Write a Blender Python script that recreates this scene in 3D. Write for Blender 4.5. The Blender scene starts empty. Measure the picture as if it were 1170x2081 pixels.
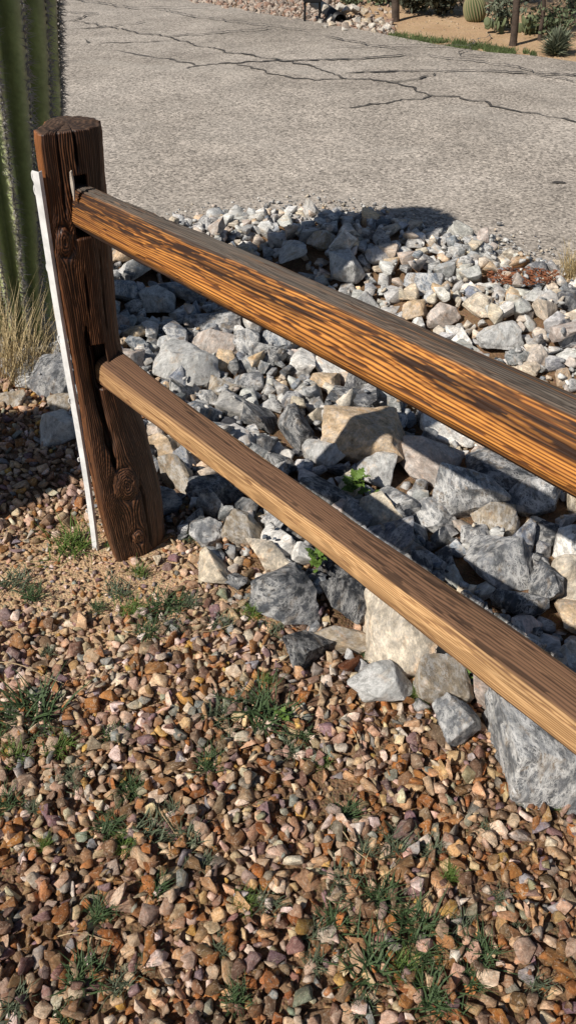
import bpy, bmesh, math, random
import numpy as np
from mathutils import Vector, Matrix, Euler, noise as mnoise

rnd = random.Random(7)
rng = np.random.default_rng(11)
R = math.radians
scene = bpy.context.scene
COL = scene.collection

# ------------------------------------------------------------------ camera
W_, H_, FPX = 1170.0, 2081.0, 1633.0
CAM_H, PITCH = 1.6, R(40)
cam_d = bpy.data.cameras.new('camera')
cam = bpy.data.objects.new('camera', cam_d)
COL.objects.link(cam)
cam.location = (0, 0, CAM_H)
cam.rotation_euler = (R(90) - PITCH, 0, 0)
cam_d.sensor_fit = 'VERTICAL'
cam_d.sensor_height = 24
cam_d.lens = 24 * FPX / H_
cam_d.clip_start = 0.02
cam_d.clip_end = 1500
scene.camera = cam

# ------------------------------------------------------------------ light
SUN_DIR = Vector((-0.79, -0.61, 0)).normalized()          # horizontal direction towards the sun
SUN_EL = R(43.5)
world = bpy.data.worlds.new('World'); scene.world = world
world.use_nodes = True
wn = world.node_tree
wn.nodes.clear()
sky = wn.nodes.new('ShaderNodeTexSky'); sky.sky_type = 'NISHITA'; sky.sun_disc = False
sky.sun_elevation = SUN_EL
sky.sun_rotation = math.atan2(SUN_DIR.x, SUN_DIR.y)
sky.altitude = 700
bg = wn.nodes.new('ShaderNodeBackground'); bg.inputs[1].default_value = 0.05
wo = wn.nodes.new('ShaderNodeOutputWorld')
wn.links.new(sky.outputs[0], bg.inputs[0]); wn.links.new(bg.outputs[0], wo.inputs[0])
sun_d = bpy.data.lights.new('sun', 'SUN'); sun_d.energy = 4.6; sun_d.angle = R(0.53); sun_d.color = (1, 0.945, 0.86)
sun = bpy.data.objects.new('sun', sun_d); COL.objects.link(sun)
sd = Vector((SUN_DIR.x * math.cos(SUN_EL), SUN_DIR.y * math.cos(SUN_EL), math.sin(SUN_EL)))
sun.rotation_euler = sd.to_track_quat('Z', 'Y').to_euler()
scene.view_settings.view_transform = 'Standard'
scene.view_settings.look = 'None'
scene.view_settings.gamma = 1
scene.view_settings.use_curve_mapping = False
scene.view_settings.exposure = 0.28

# ------------------------------------------------------------------ helpers
cP, sP = math.cos(PITCH), math.sin(PITCH)

def ray(u, v):
    x = (u - W_ / 2) / FPX; yu = -(v - H_ / 2) / FPX
    return Vector((x, cP + yu * sP, -(sP - yu * cP)))

def at(u, v, z=0.0):
    r = ray(u, v); t = (z - CAM_H) / r.z
    return Vector((r.x * t, r.y * t, z))

def at_y(u, v, Y):
    r = ray(u, v); t = Y / r.y
    return Vector((r.x * t, Y, CAM_H + r.z * t))

def proj(p):
    dep = p[1] * cP + (CAM_H - p[2]) * sP
    up = p[1] * sP - (CAM_H - p[2]) * cP
    if dep < 0.05: return (-9999, -9999, 0.05)
    return (W_ / 2 + FPX * p[0] / dep, H_ / 2 - FPX * up / dep, dep)

def tag(o, label=None, cat=None, group=None, kind=None):
    if label: o['label'] = label
    if cat: o['category'] = cat
    if group: o['group'] = group
    if kind: o['kind'] = kind
    return o

def link(name, me, parent=None, loc=None, rot=None, scale=None):
    o = bpy.data.objects.new(name, me); COL.objects.link(o)
    if parent: o.parent = parent
    if loc is not None: o.location = loc
    if rot is not None: o.rotation_euler = rot
    if scale is not None: o.scale = scale
    return o

def empty(name, loc):
    return link(name, None, loc=loc)

def mesh(name, verts, faces, mat=None, smooth=False):
    me = bpy.data.meshes.new(name)
    me.from_pydata([tuple(v) for v in verts], [], [tuple(f) for f in faces])
    if mat: me.materials.append(mat)
    if smooth: me.polygons.foreach_set('use_smooth', [True] * len(me.polygons))
    me.update()
    return me

def np_mesh(name, V, F, mat=None, smooth=False):
    """V (n,3), F (m,k) arrays -> mesh"""
    V = np.asarray(V, dtype=np.float32); F = np.asarray(F, dtype=np.int32)
    me = bpy.data.meshes.new(name)
    me.vertices.add(len(V)); me.vertices.foreach_set('co', V.ravel())
    k = F.shape[1]
    me.loops.add(F.size); me.loops.foreach_set('vertex_index', F.ravel())
    me.polygons.add(len(F))
    me.polygons.foreach_set('loop_start', np.arange(0, F.size, k, dtype=np.int32))
    me.polygons.foreach_set('loop_total', np.full(len(F), k, dtype=np.int32))
    if smooth: me.polygons.foreach_set('use_smooth', np.ones(len(F), dtype=bool))
    me.update(calc_edges=True)
    me.validate()
    if mat: me.materials.append(mat)
    return me

def attr(me, name, arr, typ='FLOAT'):
    a = me.attributes.new(name, typ, 'POINT')
    a.data.foreach_set('color' if typ == 'FLOAT_COLOR' else 'value', np.asarray(arr, dtype=np.float32).ravel())

def fnoise(x, y, seed=0):
    """2-D value noise, vectorised"""
    x = np.asarray(x, float); y = np.asarray(y, float)
    xi = np.floor(x).astype(np.int64); yi = np.floor(y).astype(np.int64)
    xf = x - xi; yf = y - yi
    xf = xf * xf * (3 - 2 * xf); yf = yf * yf * (3 - 2 * yf)
    def h(a, b):
        n = (a * 374761393 + b * 668265263 + seed * 1442695041) & 0xffffffff
        n = ((n ^ (n >> 13)) * 1274126177) & 0xffffffff
        n = n ^ (n >> 16)
        return (n & 0xffff) / 65535.0
    return (h(xi, yi) * (1 - xf) * (1 - yf) + h(xi + 1, yi) * xf * (1 - yf) +
            h(xi, yi + 1) * (1 - xf) * yf + h(xi + 1, yi + 1) * xf * yf)

def fbm(x, y, seed=0, octs=4):
    a, s, t = 0.5, 0.0, 0.0
    for i in range(octs):
        s = s + a * fnoise(x, y, seed + i * 17); t += a
        x = x * 2.03 + 5.1; y = y * 2.03 + 3.7; a *= 0.5
    return s / t

def sstep(a, b, x):
    t = np.clip((x - a) / (b - a), 0, 1)
    return t * t * (3 - 2 * t)

def in_poly(x, y, poly):
    c = False; n = len(poly); j = n - 1
    for i in range(n):
        xi, yi = poly[i]; xj, yj = poly[j]
        if (yi > y) != (yj > y) and x < (xj - xi) * (y - yi) / (yj - yi) + xi: c = not c
        j = i
    return c

def lin(r, g, b):
    f = lambda c: ((c / 255 + 0.055) / 1.055) ** 2.4 if c > 10 else c / 255 / 12.92
    return (f(r), f(g), f(b))

# ------------------------------------------------------------------ material nodes
class NT:
    def __init__(s, name, rough=0.9, spec=0.3):
        s.m = bpy.data.materials.new(name); s.m.use_nodes = True
        s.t = s.m.node_tree; s.b = s.t.nodes['Principled BSDF']
        s.b.inputs['Roughness'].default_value = rough
        s.b.inputs['Specular IOR Level'].default_value = spec
    def n(s, typ, **k):
        nd = s.t.nodes.new(typ)
        for a, b in k.items(): setattr(nd, a, b)
        return nd
    def set(s, inp, v):
        if isinstance(v, bpy.types.NodeSocket): s.t.links.new(v, inp)
        elif isinstance(v, (tuple, list)) and inp.type == 'RGBA': inp.default_value = (*v[:3], 1)
        else: inp.default_value = v
    def math(s, op, a, b=0.5, clamp=False):
        nd = s.n('ShaderNodeMath', operation=op, use_clamp=clamp); s.set(nd.inputs[0], a); s.set(nd.inputs[1], b); return nd.outputs[0]
    def vmath(s, op, a, b):
        nd = s.n('ShaderNodeVectorMath', operation=op); s.set(nd.inputs[0], a); s.set(nd.inputs[1], b); return nd.outputs[0]
    def noise(s, co, scale, detail=4, rough=0.55, dist=0.0):
        nd = s.n('ShaderNodeTexNoise'); s.set(nd.inputs['Vector'], co); s.set(nd.inputs['Scale'], scale)
        nd.inputs['Detail'].default_value = detail; nd.inputs['Roughness'].default_value = rough; nd.inputs['Distortion'].default_value = dist
        return nd.outputs['Fac'], nd.outputs['Color']
    def voro(s, co, scale, feature='F1', rand=1.0):
        nd = s.n('ShaderNodeTexVoronoi', feature=feature); s.set(nd.inputs['Vector'], co); s.set(nd.inputs['Scale'], scale)
        nd.inputs['Randomness'].default_value = rand
        return nd
    def ramp(s, fac, stops, interp='LINEAR'):
        nd = s.n('ShaderNodeValToRGB'); s.set(nd.inputs[0], fac); cr = nd.color_ramp; cr.interpolation = interp
        while len(cr.elements) > 1: cr.elements.remove(cr.elements[-1])
        for i, (p, c) in enumerate(stops):
            e = cr.elements[0] if i == 0 else cr.elements.new(p)
            e.position = p; e.color = (*c[:3], 1) if isinstance(c, (tuple, list)) else (c, c, c, 1)
        return nd.outputs[0]
    def mix(s, fac, a, b, mode='MIX'):
        nd = s.n('ShaderNodeMix', data_type='RGBA', blend_type=mode)
        s.set(nd.inputs[0], fac); s.set(nd.inputs[6], a); s.set(nd.inputs[7], b); return nd.outputs[2]
    def map(s, v, a, b, c, d):
        nd = s.n('ShaderNodeMapRange'); s.set(nd.inputs[0], v)
        for i, x in enumerate((a, b, c, d)): s.set(nd.inputs[i + 1], x)
        return nd.outputs[0]
    def attr(s, name):
        return s.n('ShaderNodeAttribute', attribute_name=name)
    def bump(s, h, strength=0.3, dist=0.01, prev=None):
        nd = s.n('ShaderNodeBump'); s.set(nd.inputs['Height'], h); nd.inputs['Strength'].default_value = strength
        nd.inputs['Distance'].default_value = dist
        if prev is not None: s.set(nd.inputs['Normal'], prev)
        return nd.outputs[0]
    def out(s, color, normal=None, rough=None):
        s.set(s.b.inputs['Base Color'], color)
        if normal is not None: s.set(s.b.inputs['Normal'], normal)
        if rough is not None: s.set(s.b.inputs['Roughness'], rough)
        return s.m

def rock_material(name, from_object, pos_scale=14.0, contrast=1.0, bump_d=0.012, veins=True):
    """stone: tint per stone, mottling, white mineral veins (tint alpha = how veined), rusty stain"""
    t = NT(name, 0.85, 0.25)
    tc = t.n('ShaderNodeTexCoord')
    if from_object:
        oi = t.n('ShaderNodeObjectInfo')
        rv = t.n('ShaderNodeCombineXYZ')
        t.set(rv.inputs[0], t.math('MULTIPLY', oi.outputs['Random'], 37.0))
        t.set(rv.inputs[1], t.math('MULTIPLY', oi.outputs['Random'], 71.0))
        t.set(rv.inputs[2], t.math('MULTIPLY', oi.outputs['Random'], 13.0))
        if veins:      # veins keep one real-world size on big and small stones
            gp = t.n('ShaderNodeNewGeometry'); sc = t.n('ShaderNodeVectorMath', operation='SCALE'); t.set(sc.inputs[0], gp.outputs['Position']); sc.inputs['Scale'].default_value = pos_scale
            vr = t.n('ShaderNodeVectorRotate', rotation_type='EULER_XYZ'); t.set(vr.inputs['Vector'], sc.outputs[0]); t.set(vr.inputs['Rotation'], rv.outputs[0])
            co = t.vmath('ADD', vr.outputs[0], rv.outputs[0])
        else:
            co = t.vmath('ADD', tc.outputs['Object'], rv.outputs[0])
        base, al = oi.outputs['Color'], oi.outputs['Alpha']
    else:
        sc = t.n('ShaderNodeVectorMath', operation='SCALE'); t.set(sc.inputs[0], tc.outputs['Object']); sc.inputs['Scale'].default_value = pos_scale
        co = sc.outputs[0]
        a = t.attr('tint'); base, al = a.outputs['Color'], a.outputs['Alpha']
    if veins: co = t.vmath('MULTIPLY', co, (0.8, 1.0, 1.7))
    n1, nc = t.noise(co, 1.3, 6, 0.62, 0.4)
    n2, _ = t.noise(co, 5.5, 8, 0.68)
    mott = t.map(n1, 0.3, 0.7, 1 - 0.42 * contrast, 1 + 0.38 * contrast)
    mott = t.math('MULTIPLY', mott, t.map(n2, 0.3, 0.7, 1 - 0.32 * contrast, 1 + 0.3 * contrast))
    c = t.mix(1.0, base, mott, 'MULTIPLY')
    # warm stain patches
    n3, _ = t.noise(co, 0.9, 5, 0.6, 0.8)
    st = t.map(n3, 0.56, 0.72, 0.0, 0.55)
    c = t.mix(st, c, t.mix(1.0, c, (1.35, 0.98, 0.66), 'MULTIPLY'))
    if not veins:
        bl = t.map(t.noise(co, 1.1, 4, 0.65, 1.0)[0], 0.45, 0.58, 0.0, 0.5)
        c = t.mix(bl, c, t.mix(1.0, c, (0.60, 0.47, 0.38), 'MULTIPLY'))
        hl = t.map(t.noise(co, 2.1, 4, 0.65, 1.4)[0], 0.56, 0.64, 0.0, 0.5)
        c = t.mix(hl, c, (0.62, 0.50, 0.38))
    if veins:
        pw = t.map(t.noise(co, 1.6, 8, 0.72, 0.2)[0], 0.51, 0.56, 0.0, 0.62)
        c = t.mix(t.math('MULTIPLY', pw, al), c, (0.55, 0.53, 0.50))
        tp = t.map(t.noise(t.vmath('ADD', co, (7.0, 3.0, 1.0)), 0.7, 5, 0.65, 0.7)[0], 0.55, 0.66, 0.0, 0.6)
        c = t.mix(t.math('MULTIPLY', tp, al), c, (0.40, 0.29, 0.18))
        wob = t.vmath('ADD', co, t.mix(1.0, nc, (1.3, 1.3, 1.3), 'MULTIPLY'))
        v1 = t.voro(wob, 1.15, 'DISTANCE_TO_EDGE').outputs['Distance']
        v2 = t.voro(wob, 2.6, 'DISTANCE_TO_EDGE').outputs['Distance']
        rn, _ = t.noise(co, 1.9, 6, 0.6, 0.5)
        rg = t.math('ABSOLUTE', t.math('SUBTRACT', rn, 0.5))
        l1 = t.map(v1, 0.0, 0.11, 1.0, 0.0); l2 = t.map(v2, 0.0, 0.09, 0.85, 0.0); l3 = t.map(rg, 0.0, 0.024, 1.0, 0.0)
        ln = t.math('MAXIMUM', l1, t.math('MAXIMUM', l2, l3))
        brk, _ = t.noise(co, 0.8, 3, 0.6)
        ln = t.math('MULTIPLY', ln, t.map(brk, 0.40, 0.58, 0.0, 1.0))
        ln = t.math('MULTIPLY', ln, t.math('MULTIPLY', al, 1.0), True)
        c = t.mix(ln, c, (0.72, 0.705, 0.68))
        dk = t.map(t.noise(co, 2.0, 8, 0.7, 0.2)[0], 0.32, 0.50, 0.38, 0.0)
        c = t.mix(dk, c, t.mix(1.0, c, (0.5, 0.5, 0.52), 'MULTIPLY'))
    hb = t.math('ADD', t.math('MULTIPLY', n2, 0.5), t.noise(co, 14, 6, 0.7)[0])
    return t.out(c, t.bump(hb, 0.6, bump_d if not from_object else bump_d))

M_ROCK = rock_material('rubble_stone', True, pos_scale=20.0, contrast=1.3, bump_d=0.016)
M_ROCK_S = rock_material('rubble_stone_small', False, 17.0, contrast=1.25, bump_d=0.012)
M_PEB = rock_material('gravel_stone', True, contrast=1.15, bump_d=0.02, veins=False)
M_PEB_S = rock_material('gravel_stone_small', False, 60.0, contrast=0.95, bump_d=0.006, veins=False)

def simple(name, col, rough=0.8, scale=8.0, var=0.3, bump=0.3, dist=0.004, spec=0.3):
    t = NT(name, rough, spec)
    tc = t.n('ShaderNodeTexCoord').outputs['Object']
    n, _ = t.noise(tc, scale, 6, 0.6)
    c = t.mix(1.0, col, t.map(n, 0.3, 0.7, 1 - var, 1 + var), 'MULTIPLY')
    return t.out(c, t.bump(t.noise(tc, scale * 5, 5, 0.6)[0], bump, dist))

# ground: pale tan decomposed granite
t = NT('sandy_soil', 0.95, 0.15)
pos = t.n('ShaderNodeTexCoord').outputs['Object']
n1, _ = t.noise(pos, 2.5, 6, 0.6); n2, _ = t.noise(pos, 55, 6, 0.7); v = t.voro(pos, 150)
c = t.ramp(n1, [(0.3, (0.50, 0.33, 0.19)), (0.55, (0.62, 0.43, 0.26)), (0.75, (0.70, 0.51, 0.32))])
c = t.mix(t.map(v.outputs['Distance'], 0.0, 0.6, 0.55, 0.0), c, t.mix(1.0, v.outputs['Color'], (0.75, 0.52, 0.36), 'MULTIPLY'))
c = t.mix(t.map(n2, 0.35, 0.65, 0.6, 0.0), c, (0.2, 0.125, 0.07))
c = t.mix(t.math('MULTIPLY', t.attr('gap_shade').outputs['Fac'], .88), c, t.mix(1.0, c, (0.30, 0.26, 0.24), 'MULTIPLY'))
M_SOIL = t.out(c, t.bump(t.math('ADD', n2, t.math('MULTIPLY', v.outputs['Distance'], -0.6)), 0.9, 0.008))

# old asphalt: pale worn binder with exposed aggregate
t = NT('worn_asphalt', 0.92, 0.2)
pos = t.n('ShaderNodeTexCoord').outputs['Object']
big, _ = t.noise(pos, 0.55, 4, 0.55, 0.6); mid, _ = t.noise(pos, 2.4, 5, 0.6); fine, _ = t.noise(pos, 60, 4, 0.75)
va = t.voro(pos, 75); vb = t.voro(pos, 38)
c = t.ramp(big, [(0.3, (0.33, 0.288, 0.244)), (0.48, (0.41, 0.36, 0.308)), (0.7, (0.48, 0.425, 0.368))])
c = t.mix(1.0, c, t.map(mid, 0.3, 0.7, 0.80, 1.16), 'MULTIPLY')
agg = t.ramp(t.n('ShaderNodeSeparateColor').outputs[0], [(0, 1), (1, 1)])
sepc = t.n('ShaderNodeSeparateColor'); t.set(sepc.inputs[0], va.outputs['Color'])
agg = t.ramp(sepc.outputs[0], [(0.0, 0.42), (0.22, 0.72), (0.5, 1.0), (0.8, 1.25), (1.0, 1.6)])
c = t.mix(1.0, c, agg, 'MULTIPLY')
stn = t.map(t.noise(pos, 1.1, 6, 0.65, 1.2)[0], 0.56, 0.72, 0.0, 0.45)
c = t.mix(stn, c, t.mix(1.0, c, (0.62, 0.62, 0.63), 'MULTIPLY'))
pal = t.map(t.noise(t.vmath('ADD', pos, (9.0, 4.0, 0.0)), 0.8, 5, 0.6, 0.9)[0], 0.52, 0.68, 0.0, 0.35)
c = t.mix(pal, c, (0.50, 0.455, 0.40))
pit = t.map(vb.outputs['Distance'], 0.0, 0.22, 1.0, 0.0)
sepb = t.n('ShaderNodeSeparateColor'); t.set(sepb.inputs[0], vb.outputs['Color'])
pit = t.math('MULTIPLY', pit, t.map(sepb.outputs[1], 0.74, 0.78, 0.0, 1.0))
c = t.mix(t.math('MULTIPLY', pit, 0.8), c, (0.06, 0.055, 0.05))
c = t.mix(t.map(fine, 0.35, 0.65, 0.3, 0.0), c, (0.10, 0.09, 0.08))
hb = t.math('SUBTRACT', t.math('ADD', sepc.outputs[0], fine), t.math('MULTIPLY', pit, 1.5))
M_ASPH = t.out(c, t.bump(hb, 0.75, 0.006))
M_DARKMARK = simple('crack_and_spot', (0.085, 0.076, 0.068), 0.85, 9, 0.6, 0.5, 0.004)
M_CRACK = M_DARKMARK
M_PATCH = None

# wood: colour from the modelled grain field
def wood_material(name, dark, midc, light, grey, gloss=0.62):
    t = NT(name, gloss, 0.35)
    g = t.attr('grain').outputs['Fac']; w = t.attr('weather').outputs['Fac']; k = t.attr('tone').outputs['Fac']
    uvx = t.attr('gu').outputs['Fac']; uvy = t.attr('gv').outputs['Fac']
    cx = t.n('ShaderNodeCombineXYZ'); t.set(cx.inputs[0], t.math('MULTIPLY', uvx, 6.0)); t.set(cx.inputs[1], t.math('MULTIPLY', uvy, 260.0))
    f1, _ = t.noise(cx.outputs[0], 1.0, 5, 0.65)
    cx2 = t.n('ShaderNodeCombineXYZ'); t.set(cx2.inputs[0], t.math('MULTIPLY', uvx, 2.2)); t.set(cx2.inputs[1], t.math('MULTIPLY', uvy, 24.0))
    f2, _ = t.noise(cx2.outputs[0], 1.0, 5, 0.6)
    gg = t.math('ADD', t.math('MULTIPLY', g, 0.72), t.math('MULTIPLY', f1, 0.30))
    c = t.ramp(gg, [(0.12, dark), (0.42, midc), (0.85, light)])
    c = t.mix(1.0, c, t.map(f2, 0.3, 0.7, 0.72, 1.28), 'MULTIPLY')
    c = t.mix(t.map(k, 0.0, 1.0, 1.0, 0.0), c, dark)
    gc = t.mix(t.map(t.math('MULTIPLY', gg, t.map(f2, .3, .7, .5, 1.5)), 0.08, 0.6, 0.0, 1.0), tuple(x * 0.16 for x in grey), grey)
    c = t.mix(w, c, gc)
    c = t.mix(t.attr('sunlit_tint').outputs['Fac'], c, t.mix(1.0, (.40, .15, .05), t.map(gg, .05, .7, .12, 1.1), 'MULTIPLY'))
    hb = t.math('ADD', t.math('MULTIPLY', g, 0.3), f1)
    return t.out(c, t.bump(hb, 0.55, 0.003), t.map(w, 0, 1, gloss, 0.9))

M_POST = wood_material('dark_stained_wood', (0.010, 0.005, 0.004), (0.048, 0.019, 0.010), (0.22, 0.088, 0.036), (0.22, 0.15, 0.10), 0.42)
M_RAIL = wood_material('amber_stained_wood', (0.028, 0.011, 0.005), (0.27, 0.092, 0.018), (0.64, 0.275, 0.058), (0.125, 0.104, 0.085), 0.72)
M_RAIL2 = wood_material('light_brown_wood', (0.15, 0.072, 0.033), (0.36, 0.20, 0.082), (0.54, 0.33, 0.155), (0.135, 0.070, 0.040), 0.7)

# ------------------------------------------------------------------ terrain
RUBBLE = [(-.33, 1.80), (-.54, 2.03), (-.66, 2.26), (-.80, 2.52), (-1.0, 2.66), (-1.2, 2.85), (-1.02, 3.1), (-.95, 3.6), (-.9, 4.05), (-.5, 4.38), (.05, 4.52),
          (.5, 4.45), (.85, 4.16), (1.2, 3.85), (1.6, 3.5), (2.6, 2.6), (3.0, 2.2), (2.0, .9), (1.0, .45), (.72, .80), (.36, 1.13), (.0, 1.44), (-.2, 1.62)]

near_edge = [(-30, 9.0), (-8, 5.2), (-4, 4.6), (-2.2, 4.0), (-1.3, 3.85), (-.85, 4.0), (-.5, 4.3), (.0, 4.45), (.35, 4.42), (.7, 4.2), (1.02, 3.96), (1.4, 3.62), (2.5, 2.75), (5, .8), (12, -4.5), (30, -18)]

def terrain(x, y):
    ye = np.interp(x, [q[0] for q in near_edge], [q[1] for q in near_edge]); gap = ye - np.asarray(y)
    n = .766 * x + .643 * y
    z = -0.13 * sstep(0.95, 1.6, n) * (1 - sstep(2.5, 3.1, n)) * sstep(-1.4, -.4, x) * sstep(.02, .75, gap)
    z = z + 0.030 * (fbm(np.asarray(x) * 2.2 + 9, np.asarray(y) * 2.2 + 4, 3, 3) - .5) * (1 - sstep(2.6, 2.9, n))
    far = sstep(8.9, 13, n)
    z = z + far * (0.35 * (fbm(np.asarray(x) * .3 + 40, np.asarray(y) * .3 + 40, 8, 3) - .35)) + sstep(8.6, 10.0, n) * 0.03
    z = z * sstep(-.08, .1, gap + 20 * sstep(8, 8.6, n)) - 0.02 * sstep(.02, -.12, gap) * (1 - sstep(7.6, 8.4, n))
    return z

xs = np.unique(np.concatenate([np.linspace(-400, -20, 14), np.linspace(-20, -2.5, 40), np.linspace(-2.5, 4, 190), np.linspace(4, 20, 50), np.linspace(20, 400, 14)]))
ys = np.unique(np.concatenate([np.linspace(-60, -3, 8), np.linspace(-3, 0, 20), np.linspace(0, 5, 150), np.linspace(5, 20, 90), np.linspace(20, 600, 24)]))
GX, GY = np.meshgrid(xs, ys)
GZ = terrain(GX, GY)
near = (GX > -2.4) & (GX < 3.9) & (GY > 0) & (GY < 4.9)
GZ = GZ + near * 0.006 * (fbm(GX * 18, GY * 18, 5, 3) - .5)
idx = np.arange(GX.size).reshape(GX.shape)
F = np.stack([idx[:-1, :-1], idx[:-1, 1:], idx[1:, 1:], idx[1:, :-1]], -1).reshape(-1, 4)
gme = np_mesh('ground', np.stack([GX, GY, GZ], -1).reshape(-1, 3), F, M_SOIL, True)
# gap shade painted into the soil under the gravel and between the rubble, bare pale sand left in a patch near the post
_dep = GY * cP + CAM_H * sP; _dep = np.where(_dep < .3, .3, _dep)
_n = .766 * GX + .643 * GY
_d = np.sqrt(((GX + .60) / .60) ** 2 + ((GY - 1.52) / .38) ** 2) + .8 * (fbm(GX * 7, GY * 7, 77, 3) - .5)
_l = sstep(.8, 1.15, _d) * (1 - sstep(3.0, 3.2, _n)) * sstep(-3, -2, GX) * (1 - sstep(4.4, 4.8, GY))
attr(gme, 'gap_shade', _l)
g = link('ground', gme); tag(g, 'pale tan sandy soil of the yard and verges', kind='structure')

# road: its near edge follows the rubble, its far edge runs off parallel to the fence
far_edge = [(-30, 38.5), (-8, 18.6), (-4, 14.8), (-2.2, 13.0), (-1.3, 12.1), (-.85, 11.68), (-.5, 11.33), (.0, 10.85), (.35, 10.55), (.7, 10.2), (1.02, 9.75), (1.7, 9.05), (2.68, 8.42), (5.5, 6.3), (13, .2), (31, -14)]
verts = []; NS = 40
M_seg = 8
pts_n, pts_f = [], []
for i in range(len(near_edge) - 1):
    for k in range(M_seg):
        f = k / M_seg
        for e, L in ((near_edge, pts_n), (far_edge, pts_f)):
            L.append(Vector((e[i][0] * (1 - f) + e[i + 1][0] * f, e[i][1] * (1 - f) + e[i + 1][1] * f)))
for j, (a, b) in enumerate(zip(pts_n, pts_f)):
    a = a + Vector((0, 1)) * 0.05 * (float(fnoise(a.x * 6, 3.3)) - .5)
    b = b + Vector((0, 1)) * 0.22 * (float(fbm(b.x * 3, 8.3)) - .5)
    for k in range(NS + 1):
        p = a.lerp(b, k / NS)
        verts.append((p.x, p.y, 0.004 + 0.03 * math.sin(math.pi * k / NS)))
faces = []
for j in range(len(pts_n) - 1):
    for k in range(NS):
        q = j * (NS + 1) + k
        faces.append((q, q + NS + 1, q + NS + 2, q + 1))
road = link('road', mesh('road', verts, faces, M_ASPH, True)); tag(road, 'worn pale grey asphalt road with branching cracks', kind='structure')

def road_z(x, y):
    n = .766 * x + .643 * y
    f = min(1, max(0, (n - 3.0) / 5.2))
    return 0.004 + 0.03 * math.sin(math.pi * f)

# ---- cracks in the asphalt, thin dark irregular ribbons
CR = [
    ([(118, 29), (175, 34), (200, 33), (148, 49), (215, 60), (270, 72), (335, 82), (400, 100), (480, 118), (585, 133), (650, 150), (700, 168), (790, 175), (850, 195), (885, 205), (930, 207), (1000, 225), (1060, 238), (1250, 272)], 2.3),
    ([(172, 88), (190, 102), (230, 110), (330, 127), (410, 141), (490, 136), (585, 132), (680, 130), (770, 125), (850, 118)], 1.7),
    ([(140, 2), (200, 12), (265, 22), (430, 20)], 1.0), ([(150, 66), (220, 63), (300, 50)], 1.0), ([(335, 82), (420, 76), (500, 69), (560, 62)], 1.1),
    ([(190, 97), (260, 94), (350, 91)], 0.9), ([(335, 153), (380, 147), (420, 141)], 1.6), ([(480, 138), (540, 155), (590, 167), (640, 173), (700, 168)], 1.2),
    ([(700, 158), (790, 155), (900, 152), (960, 152), (1200, 160)], 1.5), ([(785, 177), (850, 170), (880, 158)], 1.3), ([(690, 232), (780, 220), (850, 210), (885, 203)], 1.2),
    ([(655, 80), (720, 92), (810, 108)], 1.1), ([(740, 98), (745, 94)], 2), ([(850, 118), (1000, 135), (1100, 155), (1200, 162)], 1.0), ([(1080, 158), (1200, 178)], 1.0),
    ([(310, 22), (400, 40), (560, 60), (640, 70)], 0.8), ([(660, 105), (800, 100), (960, 98)], 0.7), ([(1000, 70), (960, 90), (930, 118), (1010, 120)], 0.6),
]
for poly, wpx in CR:
    P = [at(u, v, 0) for u, v in poly]
    pts = []
    for a, b in zip(P[:-1], P[1:]):
        n = max(2, int((b - a).length / 0.035))
        for k in range(n): pts.append(a.lerp(b, k / n))
    pts.append(P[-1])
    s0 = rnd.uniform(0, 50); V = []; Fc = []
    L = 0
    for i, p in enumerate(pts):
        d = (pts[min(i + 1, len(pts) - 1)] - pts[max(i - 1, 0)]).normalized(); nrm = Vector((-d.y, d.x, 0))
        L += 0.035
        off = (float(fbm(L * 9 + s0, 1.0, 2, 3)) - .5) * 0.11 + (float(fnoise(L * 40 + s0, 1.0)) - .5) * 0.03
        w = (wpx * (1 if wpx > 2 else 1.0 + .16 * p.y) + .35) * 0.0043 * (0.45 + 1.2 * float(fnoise(L * 14 + s0, 7.0))) * min(1, (i + 1) / 5, (len(pts) - i) / 5)
        q = p + nrm * off
        for sgn in (-1, 1):
            x, y = q.x + nrm.x * w * sgn, q.y + nrm.y * w * sgn
            V.append((x, y, road_z(x, y) + 0.007))
        if i: Fc.append((2 * i - 2, 2 * i - 1, 2 * i + 1, 2 * i))
    link('crack', mesh('crack', V, Fc, M_CRACK), parent=road)
# small dark mark near the right edge
c0 = at(1130, 381, 0); V = [(c0.x, c0.y, road_z(c0.x, c0.y) + 0.006)]
for k in range(18):
    a = k / 18 * 2 * math.pi; rr = 1 + 0.9 * (float(fnoise(k * 1.1, 4)) - .5)
    x, y = c0.x + 0.045 * rr * math.cos(a), c0.y + 0.022 * rr * math.sin(a); V.append((x, y, road_z(x, y) + 0.006))
link('dark_spot', mesh('dark_spot', V, [(0, k + 1, (k + 1) % 18 + 1) for k in range(18)], M_DARKMARK), parent=road)

# ------------------------------------------------------------------ stone meshes
def ico(sub):
    bm = bmesh.new(); bmesh.ops.create_icosphere(bm, subdivisions=sub, radius=1)
    V = np.array([v.co[:] for v in bm.verts]); Fi = np.array([[v.index for v in f.verts] for f in bm.faces]); bm.free()
    return V, Fi
ICO = {k: ico(k) for k in (2, 3, 4)}

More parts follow.
